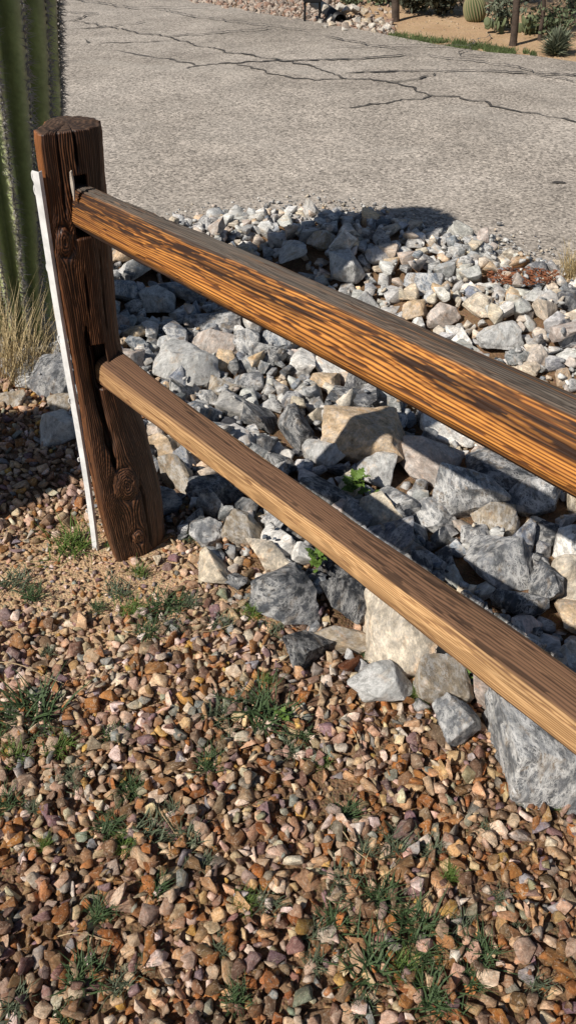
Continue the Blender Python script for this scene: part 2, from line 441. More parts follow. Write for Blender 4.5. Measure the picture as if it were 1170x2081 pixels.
def rock_shape(seed, cuts=3, pts=14, rough=0.05, custom=None):
    """broken angular stone: hull of scattered points, arrises chipped, faces subdivided and roughened; unit half-extents"""
    r = np.random.default_rng(seed)
    P = r.normal(size=(pts, 3)); P /= np.abs(P).max(axis=1)[:, None] ** .55 * np.linalg.norm(P, axis=1)[:, None] ** .45
    P *= r.uniform(.82, 1.08, size=(pts, 1))
    if custom is not None: P = np.array(custom, float) + r.uniform(-.05, .05, size=(len(custom), 3))
    bm = bmesh.new()
    for p in P: bm.verts.new(p)
    bmesh.ops.convex_hull(bm, input=bm.verts)
    bmesh.ops.delete(bm, geom=[v for v in bm.verts if not v.link_faces], context='VERTS')
    bmesh.ops.dissolve_limit(bm, angle_limit=R(20), verts=bm.verts, edges=bm.edges)
    bmesh.ops.bevel(bm, geom=list(bm.edges), offset=0.035, segments=1, affect='EDGES', profile=0.7)
    bmesh.ops.triangulate(bm, faces=bm.faces)
    for _ in range(cuts):
        es = [e for e in bm.edges if e.calc_length() > .16]
        if not es: break
        bmesh.ops.subdivide_edges(bm, edges=es, cuts=1, use_grid_fill=True)
        bmesh.ops.triangulate(bm, faces=bm.faces)
    ox = r.uniform(0, 100); o = Vector((ox, ox * .7, 3))
    for v in bm.verts:
        c = v.co; d = mnoise.fractal(c * 1.6 + o, 0.8, 2.1, 5)
        e = abs(mnoise.noise(c * 3.4 + o)); st = mnoise.noise(Vector((c.x * .6, c.y * .6, c.z * 5)) + o)
        k = 1 + rough * d - rough * 1.1 * e + rough * .5 * st
        v.co = c * k
    bm.verts.index_update()
    V = np.array([v.co[:] for v in bm.verts]); Fi = np.array([[v.index for v in f.verts] for f in bm.faces]); bm.free()
    mn, mx = V.min(0), V.max(0)
    V = (V - (mn + mx) / 2) / ((mx - mn) / 2)
    return V, Fi

def pebble_shape(seed, bev=True):
    r = np.random.default_rng(seed)
    n = r.integers(8, 13)
    P = r.normal(size=(n, 3)); P /= np.linalg.norm(P, axis=1)[:, None]
    P = np.sign(P) * np.abs(P) ** 0.85
    bm = bmesh.new()
    for p in P: bm.verts.new(p)
    res = bmesh.ops.convex_hull(bm, input=bm.verts)
    bmesh.ops.delete(bm, geom=[v for v in bm.verts if not v.link_faces], context='VERTS')
    bmesh.ops.dissolve_limit(bm, angle_limit=R(16), verts=bm.verts, edges=bm.edges)
    if bev: bmesh.ops.bevel(bm, geom=list(bm.edges), offset=0.06, segments=1, affect='EDGES', profile=0.7)
    bmesh.ops.triangulate(bm, faces=bm.faces)
    bm.verts.index_update()
    V = np.array([v.co[:] for v in bm.verts]); Fi = np.array([[v.index for v in f.verts] for f in bm.faces]); bm.free()
    mn, mx = V.min(0), V.max(0)
    V = (V - (mn + mx) / 2) / ((mx - mn) / 2)
    return V, Fi

def join_stones(name, items, shapes, mat, smooth, label=None):
    """items: (shape index, matrix 3x3 rot*scale, loc, tint rgba) -> one mesh"""
    Vs, Fs, Cs = [], [], []; off = 0
    for si, Mx, loc, tint in items:
        V, Fi = shapes[si]
        Vs.append(V @ Mx.T + loc); Fs.append(Fi + off); off += len(V)
        Cs.append(np.tile(np.array(tint, dtype=np.float32), (len(V), 1)))
    me = np_mesh(name, np.vstack(Vs), np.vstack(Fs), mat, smooth)
    attr(me, 'tint', np.vstack(Cs), 'FLOAT_COLOR')
    return me

def rs_matrix(rot, sc):
    return np.array(Euler(rot).to_matrix() @ Matrix.Diagonal(Vector(sc)))

class HF:
    def __init__(s, x0, y0, x1, y1, c, base):
        s.x0, s.y0, s.c = x0, y0, c
        s.nx, s.ny = int((x1 - x0) / c), int((y1 - y0) / c)
        X, Y = np.meshgrid(x0 + (np.arange(s.nx) + .5) * c, y0 + (np.arange(s.ny) + .5) * c)
        s.H = base(X, Y)
    def drop(s, x, y, rx, rz, sink=0.55):
        c = s.c; i0 = max(0, int((x - rx - s.x0) / c)); i1 = min(s.nx, int((x + rx - s.x0) / c) + 2)
        j0 = max(0, int((y - rx - s.y0) / c)); j1 = min(s.ny, int((y + rx - s.y0) / c) + 2)
        if i1 <= i0 or j1 <= j0: return float(terrain(x, y)) + rz * .5
        X = s.x0 + (np.arange(i0, i1) + .5) * c - x; Y = s.y0 + (np.arange(j0, j1) + .5) * c - y
        q = (X[None] ** 2 + Y[:, None] ** 2) / (rx * rx)
        sub = s.H[j0:j1, i0:i1]
        m = q < 0.55
        base = sub[m].mean() if m.any() else sub.mean()
        z = base + rz * sink
        top = z + rz * np.sqrt(np.clip(1 - q, 0, 1)) * 0.95
        s.H[j0:j1, i0:i1] = np.where(q < 1, np.maximum(sub, top), sub)
        return float(z)

# ------------------------------------------------------------------ rubble bed
GREY, DARK, PALE, CREAM, TAN, PINK, WHITE, BLUE, BLACK, BUFF = 'grey', 'dark grey', 'pale grey', 'cream', 'tan', 'pinkish', 'white', 'blue-grey', 'blackish', 'buff'
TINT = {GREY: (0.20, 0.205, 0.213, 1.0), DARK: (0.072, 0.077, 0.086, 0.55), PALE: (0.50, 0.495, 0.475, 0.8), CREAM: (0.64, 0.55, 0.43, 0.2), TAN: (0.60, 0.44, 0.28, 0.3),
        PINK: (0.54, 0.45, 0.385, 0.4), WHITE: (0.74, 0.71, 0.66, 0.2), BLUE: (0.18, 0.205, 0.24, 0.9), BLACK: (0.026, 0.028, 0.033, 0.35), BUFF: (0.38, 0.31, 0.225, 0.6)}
# u, v, width px, height px, kind, tilt in the picture (deg), short name, label
HERO = [
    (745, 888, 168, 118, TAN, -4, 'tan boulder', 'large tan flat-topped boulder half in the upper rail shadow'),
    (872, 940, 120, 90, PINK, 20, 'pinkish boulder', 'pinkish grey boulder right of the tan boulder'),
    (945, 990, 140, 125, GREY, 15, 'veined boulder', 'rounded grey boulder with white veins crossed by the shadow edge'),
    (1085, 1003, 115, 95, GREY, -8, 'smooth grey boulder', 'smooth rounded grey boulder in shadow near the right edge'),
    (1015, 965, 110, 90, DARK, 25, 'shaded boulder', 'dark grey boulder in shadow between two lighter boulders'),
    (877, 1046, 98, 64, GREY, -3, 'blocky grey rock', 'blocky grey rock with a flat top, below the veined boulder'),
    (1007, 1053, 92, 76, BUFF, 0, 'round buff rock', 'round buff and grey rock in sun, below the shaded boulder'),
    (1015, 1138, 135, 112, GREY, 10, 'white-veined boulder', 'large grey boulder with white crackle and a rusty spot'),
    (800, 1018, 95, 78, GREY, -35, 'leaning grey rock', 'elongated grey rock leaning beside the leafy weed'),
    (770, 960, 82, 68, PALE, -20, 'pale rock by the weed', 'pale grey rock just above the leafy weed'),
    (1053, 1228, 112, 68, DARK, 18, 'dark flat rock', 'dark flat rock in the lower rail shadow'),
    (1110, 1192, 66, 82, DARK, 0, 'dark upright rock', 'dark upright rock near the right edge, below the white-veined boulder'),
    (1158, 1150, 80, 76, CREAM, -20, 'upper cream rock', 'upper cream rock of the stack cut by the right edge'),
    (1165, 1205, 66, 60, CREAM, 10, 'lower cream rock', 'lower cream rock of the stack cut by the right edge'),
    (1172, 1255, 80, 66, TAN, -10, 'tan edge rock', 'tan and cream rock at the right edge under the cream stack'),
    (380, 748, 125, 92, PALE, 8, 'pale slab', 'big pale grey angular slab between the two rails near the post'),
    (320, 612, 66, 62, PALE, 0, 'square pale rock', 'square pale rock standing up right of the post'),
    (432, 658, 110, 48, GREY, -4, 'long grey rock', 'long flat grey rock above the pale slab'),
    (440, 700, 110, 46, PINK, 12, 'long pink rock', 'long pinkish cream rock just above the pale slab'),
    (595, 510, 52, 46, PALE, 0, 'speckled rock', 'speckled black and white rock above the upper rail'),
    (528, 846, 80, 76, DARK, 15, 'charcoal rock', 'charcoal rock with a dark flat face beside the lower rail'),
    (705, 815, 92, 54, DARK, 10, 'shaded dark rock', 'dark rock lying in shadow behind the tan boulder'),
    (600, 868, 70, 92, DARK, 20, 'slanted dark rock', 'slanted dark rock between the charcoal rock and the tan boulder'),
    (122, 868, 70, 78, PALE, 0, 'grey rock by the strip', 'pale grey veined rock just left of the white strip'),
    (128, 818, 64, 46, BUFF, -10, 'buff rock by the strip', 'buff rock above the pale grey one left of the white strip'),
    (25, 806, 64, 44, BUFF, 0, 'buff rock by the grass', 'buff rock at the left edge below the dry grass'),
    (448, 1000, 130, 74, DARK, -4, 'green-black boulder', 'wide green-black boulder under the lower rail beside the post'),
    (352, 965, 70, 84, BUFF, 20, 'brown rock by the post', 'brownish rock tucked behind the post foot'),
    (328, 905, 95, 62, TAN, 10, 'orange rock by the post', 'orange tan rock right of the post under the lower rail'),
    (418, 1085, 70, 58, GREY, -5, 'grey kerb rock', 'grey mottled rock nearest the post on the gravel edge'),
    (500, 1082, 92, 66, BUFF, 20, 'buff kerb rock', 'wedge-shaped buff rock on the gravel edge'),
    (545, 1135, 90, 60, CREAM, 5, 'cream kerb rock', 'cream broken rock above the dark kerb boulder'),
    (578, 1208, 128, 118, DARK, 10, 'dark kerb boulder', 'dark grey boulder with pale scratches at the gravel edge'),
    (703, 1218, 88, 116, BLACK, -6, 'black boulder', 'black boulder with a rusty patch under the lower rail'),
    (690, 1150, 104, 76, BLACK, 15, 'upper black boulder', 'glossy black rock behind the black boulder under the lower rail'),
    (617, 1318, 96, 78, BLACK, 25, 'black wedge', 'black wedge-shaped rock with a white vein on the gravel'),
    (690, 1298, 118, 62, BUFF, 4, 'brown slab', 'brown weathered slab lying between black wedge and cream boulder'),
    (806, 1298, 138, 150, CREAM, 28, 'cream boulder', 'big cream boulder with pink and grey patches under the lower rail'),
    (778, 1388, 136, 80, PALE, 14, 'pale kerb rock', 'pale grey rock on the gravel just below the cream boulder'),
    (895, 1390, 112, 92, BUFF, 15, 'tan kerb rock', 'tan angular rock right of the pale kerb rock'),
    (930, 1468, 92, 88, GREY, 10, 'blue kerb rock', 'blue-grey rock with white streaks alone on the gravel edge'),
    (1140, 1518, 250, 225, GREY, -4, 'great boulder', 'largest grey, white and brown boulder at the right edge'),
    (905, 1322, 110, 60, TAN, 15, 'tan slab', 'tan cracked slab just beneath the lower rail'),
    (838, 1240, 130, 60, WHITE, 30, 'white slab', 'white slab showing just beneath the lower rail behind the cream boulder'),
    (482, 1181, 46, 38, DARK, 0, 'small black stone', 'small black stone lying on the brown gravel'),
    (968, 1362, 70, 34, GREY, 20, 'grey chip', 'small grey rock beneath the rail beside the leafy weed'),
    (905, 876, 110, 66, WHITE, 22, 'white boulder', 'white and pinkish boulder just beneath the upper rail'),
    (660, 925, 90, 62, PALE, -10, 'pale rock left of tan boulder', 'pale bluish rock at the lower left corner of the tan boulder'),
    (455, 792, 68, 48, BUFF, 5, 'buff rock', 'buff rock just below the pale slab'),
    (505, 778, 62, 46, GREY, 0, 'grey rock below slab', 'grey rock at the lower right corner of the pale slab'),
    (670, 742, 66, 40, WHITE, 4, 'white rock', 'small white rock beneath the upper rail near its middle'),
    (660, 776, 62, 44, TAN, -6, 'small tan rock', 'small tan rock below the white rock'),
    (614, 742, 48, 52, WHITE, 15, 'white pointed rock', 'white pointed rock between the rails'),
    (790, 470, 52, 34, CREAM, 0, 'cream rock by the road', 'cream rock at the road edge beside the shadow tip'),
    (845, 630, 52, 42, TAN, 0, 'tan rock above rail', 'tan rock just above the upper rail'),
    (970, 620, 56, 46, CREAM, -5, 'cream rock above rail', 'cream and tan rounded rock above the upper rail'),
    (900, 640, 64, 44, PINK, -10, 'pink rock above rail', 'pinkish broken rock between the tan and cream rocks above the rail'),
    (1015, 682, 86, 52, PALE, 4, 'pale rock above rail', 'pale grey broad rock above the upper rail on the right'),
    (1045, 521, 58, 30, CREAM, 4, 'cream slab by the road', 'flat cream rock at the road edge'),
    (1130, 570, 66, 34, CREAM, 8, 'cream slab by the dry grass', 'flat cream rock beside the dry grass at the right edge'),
    (705, 545, 64, 56, PALE, 0, 'mottled rock', 'mottled pale rock just above the upper rail'),
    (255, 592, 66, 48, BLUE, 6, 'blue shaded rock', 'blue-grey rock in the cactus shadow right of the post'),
    (275, 545, 70, 56, PALE, -15, 'pale rock under rail', 'pale rock beneath the upper rail next to the post'),
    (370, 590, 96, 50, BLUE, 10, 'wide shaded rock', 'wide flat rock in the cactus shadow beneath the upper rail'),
    (655, 490, 60, 44, BUFF, 0, 'brown shaded rock', 'brown rock in the cactus shadow by the road'),
    (1150, 465, 1, 1, None, 0, '', ''),
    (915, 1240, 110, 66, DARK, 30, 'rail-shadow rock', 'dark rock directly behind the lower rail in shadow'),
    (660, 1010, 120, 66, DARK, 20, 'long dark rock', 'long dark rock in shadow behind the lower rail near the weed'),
    (505, 700, 52, 60, GREY, -20, 'leaning grey stone', 'grey stone leaning at the right end of the long pink rock'),
    (1110, 1085, 70, 50, DARK, 0, 'dark edge stone', 'dark stone beside small chips at the right edge'),
    (1150, 930, 80, 60, GREY, 0, 'grey rock under upper rail', 'grey rock right under the upper rail at the right edge'),
    (740, 620, 60, 50, PALE, 8, 'pale stone above rail', 'pale stone with a dark flank right above the upper rail'),
    (860, 575, 76, 44, BLUE, -4, 'long blue rock', 'long blue-grey rock above the upper rail'),
]
HERO = [h for h in HERO if h[4]]
rub_shapes3 = [rock_shape(100 + i, 3, pts=11 + i % 6) for i in range(18)]
rub_shapes2 = [rock_shape(300 + i, 1, pts=10 + i % 4, rough=0.04) for i in range(14)]
chip_shapes = [pebble_shape(400 + i, False) for i in range(14)]
rub_meshes = [np_mesh('rock', V, Fi, M_ROCK, True) for V, Fi in rub_shapes3]
for me in rub_meshes: me.set_sharp_from_angle(angle=R(24)) if hasattr(me, 'set_sharp_from_angle') else None

hf = HF(-1.5, .3, 3.2, 4.8, 0.01, terrain)
REFS = []          # (name, pixel u, v) for the labels
hero_pts = []
for i, (u, v, w, h, kind, tilt, short, label) in enumerate(HERO):
    p = at(u, v, float(terrain(*at(u, v, 0)[:2])) + 0.03)
    _, _, dep = proj(p)
    a = w * dep / FPX / 2; hm = h * dep / FPX / 2
    a *= 1.08; b, c = hm * 1.18, hm * 0.95
    big = w > 90
    cust = None
    if short == 'great boulder':
        cust = [(-1, -.55, .95), (-.95, .9, .9), (-1.0, -.8, .0), (-.72, -1, -.8), (-.15, -1.05, -1), (1, -1, -.9), (1, -.8, .7), (.9, .9, 1), (-.9, .9, -.9), (.9, .9, -.9), (-.1, -.9, .75), (0, .1, 1.1)]
    if short == 'cream boulder':
        cust = [(-.9, .95, .7), (-.35, 1.0, .95), (.75, .35, .95), (1.0, -.35, .55), (.75, -.95, .1), (.0, -1.0, .0), (-.65, -.35, .75), (-.9, .2, .1), (.9, -.6, -.8), (-.7, -.7, -.9), (-.8, .9, -.8), (.7, .8, -.9), (.1, -.4, .98)]
    V, Fi = rock_shape(1000 + i, 4 if big else 3, pts=rnd.choice((13, 16, 20)), rough=0.06, custom=cust)
    me = np_mesh('rock', V, Fi, M_ROCK, True); me.set_sharp_from_angle(angle=R(26))
    hf.drop(p.x, p.y, (a + b) / 2 * 0.96, c)
    z = float(terrain(p.x, p.y)) + 0.62 * c
    if v < 720 and u < 700: z += 0.01
    p = at(u, v, z)
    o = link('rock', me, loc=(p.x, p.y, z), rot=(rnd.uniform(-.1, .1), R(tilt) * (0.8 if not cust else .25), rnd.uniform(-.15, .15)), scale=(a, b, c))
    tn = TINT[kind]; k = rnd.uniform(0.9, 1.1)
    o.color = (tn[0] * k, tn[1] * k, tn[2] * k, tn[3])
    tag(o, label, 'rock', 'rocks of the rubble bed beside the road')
    hero_pts.append((p.x, p.y, a, b)); REFS.append((short, u, v))

placed = []
grid = {}
CS = 0.08
def add_grid(x, y, r):
    grid.setdefault((int(x // CS), int(y // CS)), []).append((x, y, r))
def clear(x, y, r, k):
    gx, gy = int(x // CS), int(y // CS)
    for i in range(gx - 2, gx + 3):
        for j in range(gy - 2, gy + 3):
            for (a, b, q) in grid.get((i, j), ()):
                if (a - x) ** 2 + (b - y) ** 2 < (k * (r + q)) ** 2: return False
    return True
def hero_clear(x, y, r, k=1.0):
    for (hx, hy, a, b) in hero_pts:
        if ((x - hx) / (a * k + r * .55)) ** 2 + ((y - hy) / (b * k + r * .55)) ** 2 < 1: return False
    return True
for r0, tries, kk in ((0.068, 260, .80), (0.052, 700, .78), (0.041, 2300, .78), (0.032, 6500, .76), (0.024, 15000, .74), (0.017, 18000, .76)):
    for _ in range(tries):
        x, y = rnd.uniform(-1.25, 3.0), rnd.uniform(.5, 4.55)
        if not in_poly(x, y, RUBBLE): continue
        n = .766 * x + .643 * y
        if abs(x) > 0.42 * (y * cP + CAM_H * sP) + .25: continue
        r = r0 * rnd.uniform(.88, 1.18)
        if r0 > .06 and n > 2.0 and rnd.random() < .85: continue
        if r0 > .045 and n > 2.5 and rnd.random() < .6: continue
        if not hero_clear(x, y, r) or not clear(x, y, r, kk): continue
        if abs(x + .444) < .13 and abs(y - 1.76) < .12: continue
        add_grid(x, y, r)
        sc = (r * rnd.uniform(1.0, 1.45), r * rnd.uniform(.8, 1.1), r * rnd.uniform(.7, 1.05))
        z = hf.drop(x, y, r * 1.05, sc[2], 0.62)
        placed.append((x, y, z, r, sc))
# a second scatter lying on top of the first
for _ in range(420):
    x, y = rnd.uniform(-1.1, 2.6), rnd.uniform(.9, 4.4)
    if not in_poly(x, y, RUBBLE) or abs(x) > 0.42 * (y * cP + CAM_H * sP) + .2: continue
    r = rnd.choice((.022, .03, .038, .046)) * rnd.uniform(.85, 1.15)
    if not hero_clear(x, y, r): continue
    sc = (r * rnd.uniform(1.0, 1.45), r * rnd.uniform(.8, 1.1), r * rnd.uniform(.6, .9))
    placed.append((x, y, hf.drop(x, y, r, sc[2], 0.45), r, sc))

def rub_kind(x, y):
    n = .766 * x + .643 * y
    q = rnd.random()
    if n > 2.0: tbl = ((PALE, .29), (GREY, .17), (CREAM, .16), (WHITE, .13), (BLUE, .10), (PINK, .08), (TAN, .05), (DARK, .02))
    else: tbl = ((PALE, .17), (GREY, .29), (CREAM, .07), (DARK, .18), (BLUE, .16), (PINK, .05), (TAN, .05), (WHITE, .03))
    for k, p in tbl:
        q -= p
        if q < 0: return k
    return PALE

def direction(du, dv):
    a = math.degrees(math.atan2(-dv, du)) % 360
    return ('right of', 'upper right of', 'above', 'upper left of', 'left of', 'lower left of', 'below', 'lower right of')[int((a + 22.5) // 45) % 8]

USED = {}
def ref_label(size, colour, noun, u, v, refs, extra):
    order = sorted(refs, key=lambda q: (q[1] - u) ** 2 + (q[2] - v) ** 2)
    a, b = order[0], order[1]
    da = math.hypot(a[1] - u, a[2] - v)
    near = 'just ' if da < 75 else ''
    cands = [f'{size} {colour} {noun} {near}{direction(u - a[1], v - a[2])} the {a[0]}',
             f'{size} {colour} {extra} {noun} {near}{direction(u - a[1], v - a[2])} the {a[0]}',
             f'{size} {colour} {extra} {noun} {direction(u - a[1], v - a[2])} the {a[0]}, {direction(u - b[1], v - b[2])} the {b[0]}',
             f'{colour} {extra} {noun} {direction(u - b[1], v - b[2])} the {b[0]}, {direction(u - order[2][1], v - order[2][2])} the {order[2][0]}']
    cands += [f'{size} {colour} {extra} {noun} {direction(u - a[1], v - a[2])} the {a[0]}, {direction(u - q[1], v - q[2])} the {q[0]}' for q in order[2:6]]
    cands += [f'{colour} {extra} {noun} {direction(u - p_[1], v - p_[2])} the {p_[0]}, {direction(u - q[1], v - q[2])} the {q[0]}' for p_ in order[1:4] for q in order[4:9]]
    for c in cands:
        if len(c.split()) <= 16 and c not in USED:
            USED[c] = 1; return c
    for c in cands[::-1]:
        if len(c.split()) <= 16: return c
    return cands[0]

def apparent(x, y, z, r):
    u, v, d = proj((x, y, z))
    if -20 < u < W_ + 20 and -20 < v < H_ + 20: return r / d
    return 0

placed.sort(key=lambda q: -apparent(q[0], q[1], q[2], q[3]))
NIND = 300 - len(HERO)
items = []
for i, (x, y, z, r, sc) in enumerate(placed):
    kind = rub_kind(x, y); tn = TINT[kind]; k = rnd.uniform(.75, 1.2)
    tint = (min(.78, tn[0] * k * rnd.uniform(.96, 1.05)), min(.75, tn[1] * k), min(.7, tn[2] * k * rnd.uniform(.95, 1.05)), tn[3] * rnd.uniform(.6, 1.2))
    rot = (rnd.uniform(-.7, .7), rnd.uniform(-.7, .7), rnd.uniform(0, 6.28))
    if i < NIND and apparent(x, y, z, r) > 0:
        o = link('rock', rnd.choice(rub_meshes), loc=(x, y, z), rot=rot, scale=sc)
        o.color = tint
        u, v, d = proj((x, y, z))
        px = r / d * FPX * 2
        size = 'big' if px > 75 else 'medium' if px > 55 else 'small'
        extra = 'flat' if sc[2] < .7 * r else 'long' if sc[0] > 1.3 * r else 'chunky'
        tag(o, ref_label(size, kind, 'rock', u, v, REFS, extra), 'rock', 'rocks of the rubble bed beside the road')
    else:
        items.append((rnd.randrange(len(rub_shapes2)), rs_matrix(rot, sc), np.array((x, y, z)), tint))
# little chips in the gaps and along the road edge
for _ in range(1700):
    x, y = rnd.uniform(-1.2, 2.2), rnd.uniform(1.0, 4.75)
    if abs(x) > 0.40 * (y * cP + CAM_H * sP) + .1: continue
    if not in_poly(x, y, RUBBLE) and not (in_poly(x, y - .12, RUBBLE) and rnd.random() < .5): continue
    r = rnd.uniform(.006, .015); sc = (r * rnd.uniform(1, 1.5), r, r * rnd.uniform(.6, .9))
    tn = TINT[rub_kind(x, y)]; k = rnd.uniform(.7, 1.1)
    if not hero_clear(x, y, r): continue
    z = hf.drop(x, y, r, sc[2], .5)
    items.append((len(rub_shapes2) + rnd.randrange(len(chip_shapes)), rs_matrix((rnd.uniform(-.5, .5), rnd.uniform(-.5, .5), rnd.uniform(0, 6.3)), sc), np.array((x, y, z)), (tn[0] * k, tn[1] * k, tn[2] * k, tn[3])))
for _ in range(1300):
    u = rnd.uniform(200, 1180); x = at(u, 480, 0).x; ye = float(np.interp(x, [q[0] for q in near_edge], [q[1] for q in near_edge]))
    y = ye + abs(rnd.gauss(0, .16)) - .06
    r = rnd.uniform(.003, .0075) if rnd.random() < .93 else rnd.uniform(.008, .014); tn = TINT[rub_kind(x, y)]; k = rnd.uniform(.6, 1.1)
    items.append((len(rub_shapes2) + rnd.randrange(len(chip_shapes)), rs_matrix((0, 0, rnd.uniform(0, 6.3)), (r * 1.3, r, r * .7)), np.array((x, y, max(float(terrain(x, y)), road_z(x, y) + .004) + r * .4)), (tn[0] * k, tn[1] * k, tn[2] * k, tn[3])))
me = join_stones('rubble', items, rub_shapes2 + chip_shapes, M_ROCK_S, False)
tag(link('rubble', me), 'grey and cream broken stones filling the bed between the bigger rocks', 'rubble', kind='stuff')

# ------------------------------------------------------------------ gravel yard
PT = [('brown', (0.26, 0.165, 0.105), .19), ('rust', (0.38, 0.18, 0.07), .11), ('tan', (0.58, 0.41, 0.26), .24), ('pink', (0.58, 0.42, 0.30), .12), ('cream', (0.78, 0.65, 0.50), .13),
      ('purplish', (0.27, 0.175, 0.17), .09), ('grey', (0.32, 0.30, 0.28), .07), ('green-grey', (0.33, 0.34, 0.27), .03), ('ochre', (0.58, 0.35, 0.10), .02), ('white', (0.82, 0.78, 0.72), .02), ('charcoal', (0.06, 0.06, 0.062), .01)]
PTW = [(n_, tuple(c * m for c, m in zip(col_, (.98, .86, .70))), p_ * {'rust': 2.0, 'brown': 1.25, 'pink': .6, 'cream': .75, 'ochre': 2.0}.get(n_, .85)) for n_, col_, p_ in PT]
def peb_kind(x=0, y=5):
    q = rnd.random()
    warm = rnd.random() < float(sstep(1.75, .75, y - .35 * x) if 0 else 1 - sstep(.75, 1.6, y - .35 * x)) * .5
    for k in (PTW if warm else PT):
        q -= k[2]
        if q < 0: return k
    return PT[0]
peb_shapes = [pebble_shape(50 + i) for i in range(26)]
peb_meshes = [np_mesh('pebble', V, Fi, M_PEB, False) for V, Fi in peb_shapes]
hp = HF(-1.7, .2, 1.6, 3.2, 0.004, terrain)
# the big kerb rocks keep the pebbles off their tops
grid = {}; CS = 0.03
pebs = []
HPX = [(h[0], h[1], h[2], h[3]) for h in HERO]
def sandy(u, v, hard=True):
    """1 where bare sand shows, 0 where the gravel is thick"""
    n = float(fnoise(u / 90, v / 70, 9))
    s = max(0.0, 1 - ((u - 120) / 440) ** 2 - ((v - 1165) / 175) ** 2) * 1.15
    s = max(s, 1.0 - ((u - 1010) / 120) ** 2 - ((v - 1275) / 1) ** 2)
    s = max(s, .9 * max(0, 1 - ((u - 640) / 120) ** 2 - ((v - 1620) / 60) ** 2))
    return min(1, s * (.6 + .8 * n))
for r0, tries, kk in ((0.024, 90, .9), (0.0180, 1500, .82), (0.0145, 7000, .76), (0.0115, 26000, .74), (0.0088, 46000, .74), (0.0062, 40000, .8)):
    for _ in range(tries):
        x, y = rnd.uniform(-1.6, 1.5), rnd.uniform(.28, 3.0)
        dep = y * cP + CAM_H * sP
        if abs(x) > 0.37 * dep + .12: continue
        if .766 * x + .643 * y > 1.2 and in_poly(x, y, RUBBLE) and not in_poly(x, y - .0, [(-.45, 1.9), (-.25, 1.9), (-.1, 1.65), (.1, 1.5), (-.1, 1.3), (-.5, 1.6)]): continue
        n = .766 * x + .643 * y
        if n > 2.6: continue
        u, v, d = proj((x, y, 0))
        s = sandy(u, v)
        if s > .25 and r0 > .008 and rnd.random() < s * 1.05: continue
        if s > .25 and r0 < .008 and rnd.random() < .25 * s: continue
        r = r0 * rnd.uniform(.85, 1.18)
        if not hero_clear(x, y, r * .4, .78): continue
        if not clear(x, y, r, kk): continue
        if ((x + .444) / .075) ** 2 + ((y - 1.765) / .07) ** 2 < 1: continue
        add_grid(x, y, r)
        sc = (r * rnd.uniform(1.05, 1.55), r * rnd.uniform(.8, 1.15), r * rnd.uniform(.45, .85))
        pebs.append((x, y, hp.drop(x, y, r, sc[2], 0.6), r, sc))
for _ in range(4200):
    x, y = rnd.uniform(-1.1, 1.1), rnd.uniform(.35, 1.8)
    if abs(x) > 0.37 * (y * cP + CAM_H * sP) + .08 or in_poly(x, y, RUBBLE): continue
    u, v, d = proj((x, y, 0))
    if rnd.random() < sandy(u, v) * 1.2: continue
    r = rnd.choice((.009, .011, .013, .016)) * rnd.uniform(.85, 1.15)
    if not hero_clear(x, y, r): continue
    sc = (r * rnd.uniform(1.05, 1.55), r * rnd.uniform(.8, 1.15), r * rnd.uniform(.45, .85))
    pebs.append((x, y, hp.drop(x, y, r, sc[2], 0.4), r, sc))
pebs.sort(key=lambda q: -apparent(q[0], q[1], q[2], q[3]))

# grass tufts: u, v, width px, kind (0 green, 1 dark, 2 grey-green, 3 dry)
TUFTS = [(145, 1112, 105, 0), (30, 1190, 70, 2), (68, 1216, 50, 1), (240, 1205, 60, 2), (268, 1248, 60, 0), (338, 1242, 80, 1), (232, 1112, 35, 0), (285, 1172, 45, 0), (512, 1252, 55, 0), (452, 1278, 50, 2),
         (200, 1240, 34, 1), (350, 1282, 50, 2), (70, 1455, 130, 1), (125, 1522, 70, 0), (28, 1540, 70, 0), (8, 1640, 60, 1), (535, 1462, 120, 1), (440, 1455, 70, 2), (425, 1560, 60, 1), (592, 1528, 50, 2),
         (470, 1505, 50, 2), (235, 1500, 50, 1), (265, 1610, 60, 1), (222, 1690, 60, 1), (255, 1725, 55, 0), (302, 1700, 80, 2), (385, 1712, 80, 2), (95, 1725, 40, 0), (322, 1812, 50, 1), (208, 1862, 60, 1),
         (172, 1995, 90, 1), (250, 2010, 55, 2), (38, 2052, 70, 2), (140, 2068, 50, 1), (500, 1838, 50, 0), (548, 1842, 60, 2), (702, 1660, 60, 1), (800, 1722, 75, 2), (868, 1742, 60, 2), (912, 1790, 50, 0),
         (842, 1885, 100, 1), (750, 1965, 120, 1), (820, 1975, 70, 0), (930, 1895, 70, 2), (975, 1945, 80, 1), (885, 2035, 100, 1), (1140, 1970, 50, 2), (680, 1875, 70, 1), (735, 2050, 60, 2), (1050, 1905, 40, 2),
         (655, 1555, 40, 0), (855, 1420, 55, 0), (612, 1252, 55, 2), (750, 1345, 40, 1), (395, 1098, 40, 2), (1130, 1650, 30, 0), (985, 1700, 40, 2), (540, 1395, 40, 0), (480, 2040, 60, 1), (450, 1930, 45, 2), (640, 1900, 60, 2), (15, 1470, 60, 2), (100, 1330, 36, 2), (385, 1235, 46, 2)]
M_GRASS = []
for nm, col in (('fresh_grass', (0.085, 0.135, 0.024)), ('dark_grass', (0.050, 0.082, 0.030)), ('grey_green_grass', (0.085, 0.105, 0.060)), ('dry_grass', (0.44, 0.34, 0.18)), ('weed_leaf', (0.10, 0.165, 0.03))):
    M_GRASS.append(simple(nm, col, 0.6, 30, .35, .2, .002))
    b = M_GRASS[-1].node_tree.nodes['Principled BSDF']
    b.inputs['Subsurface Weight'].default_value = 0.0

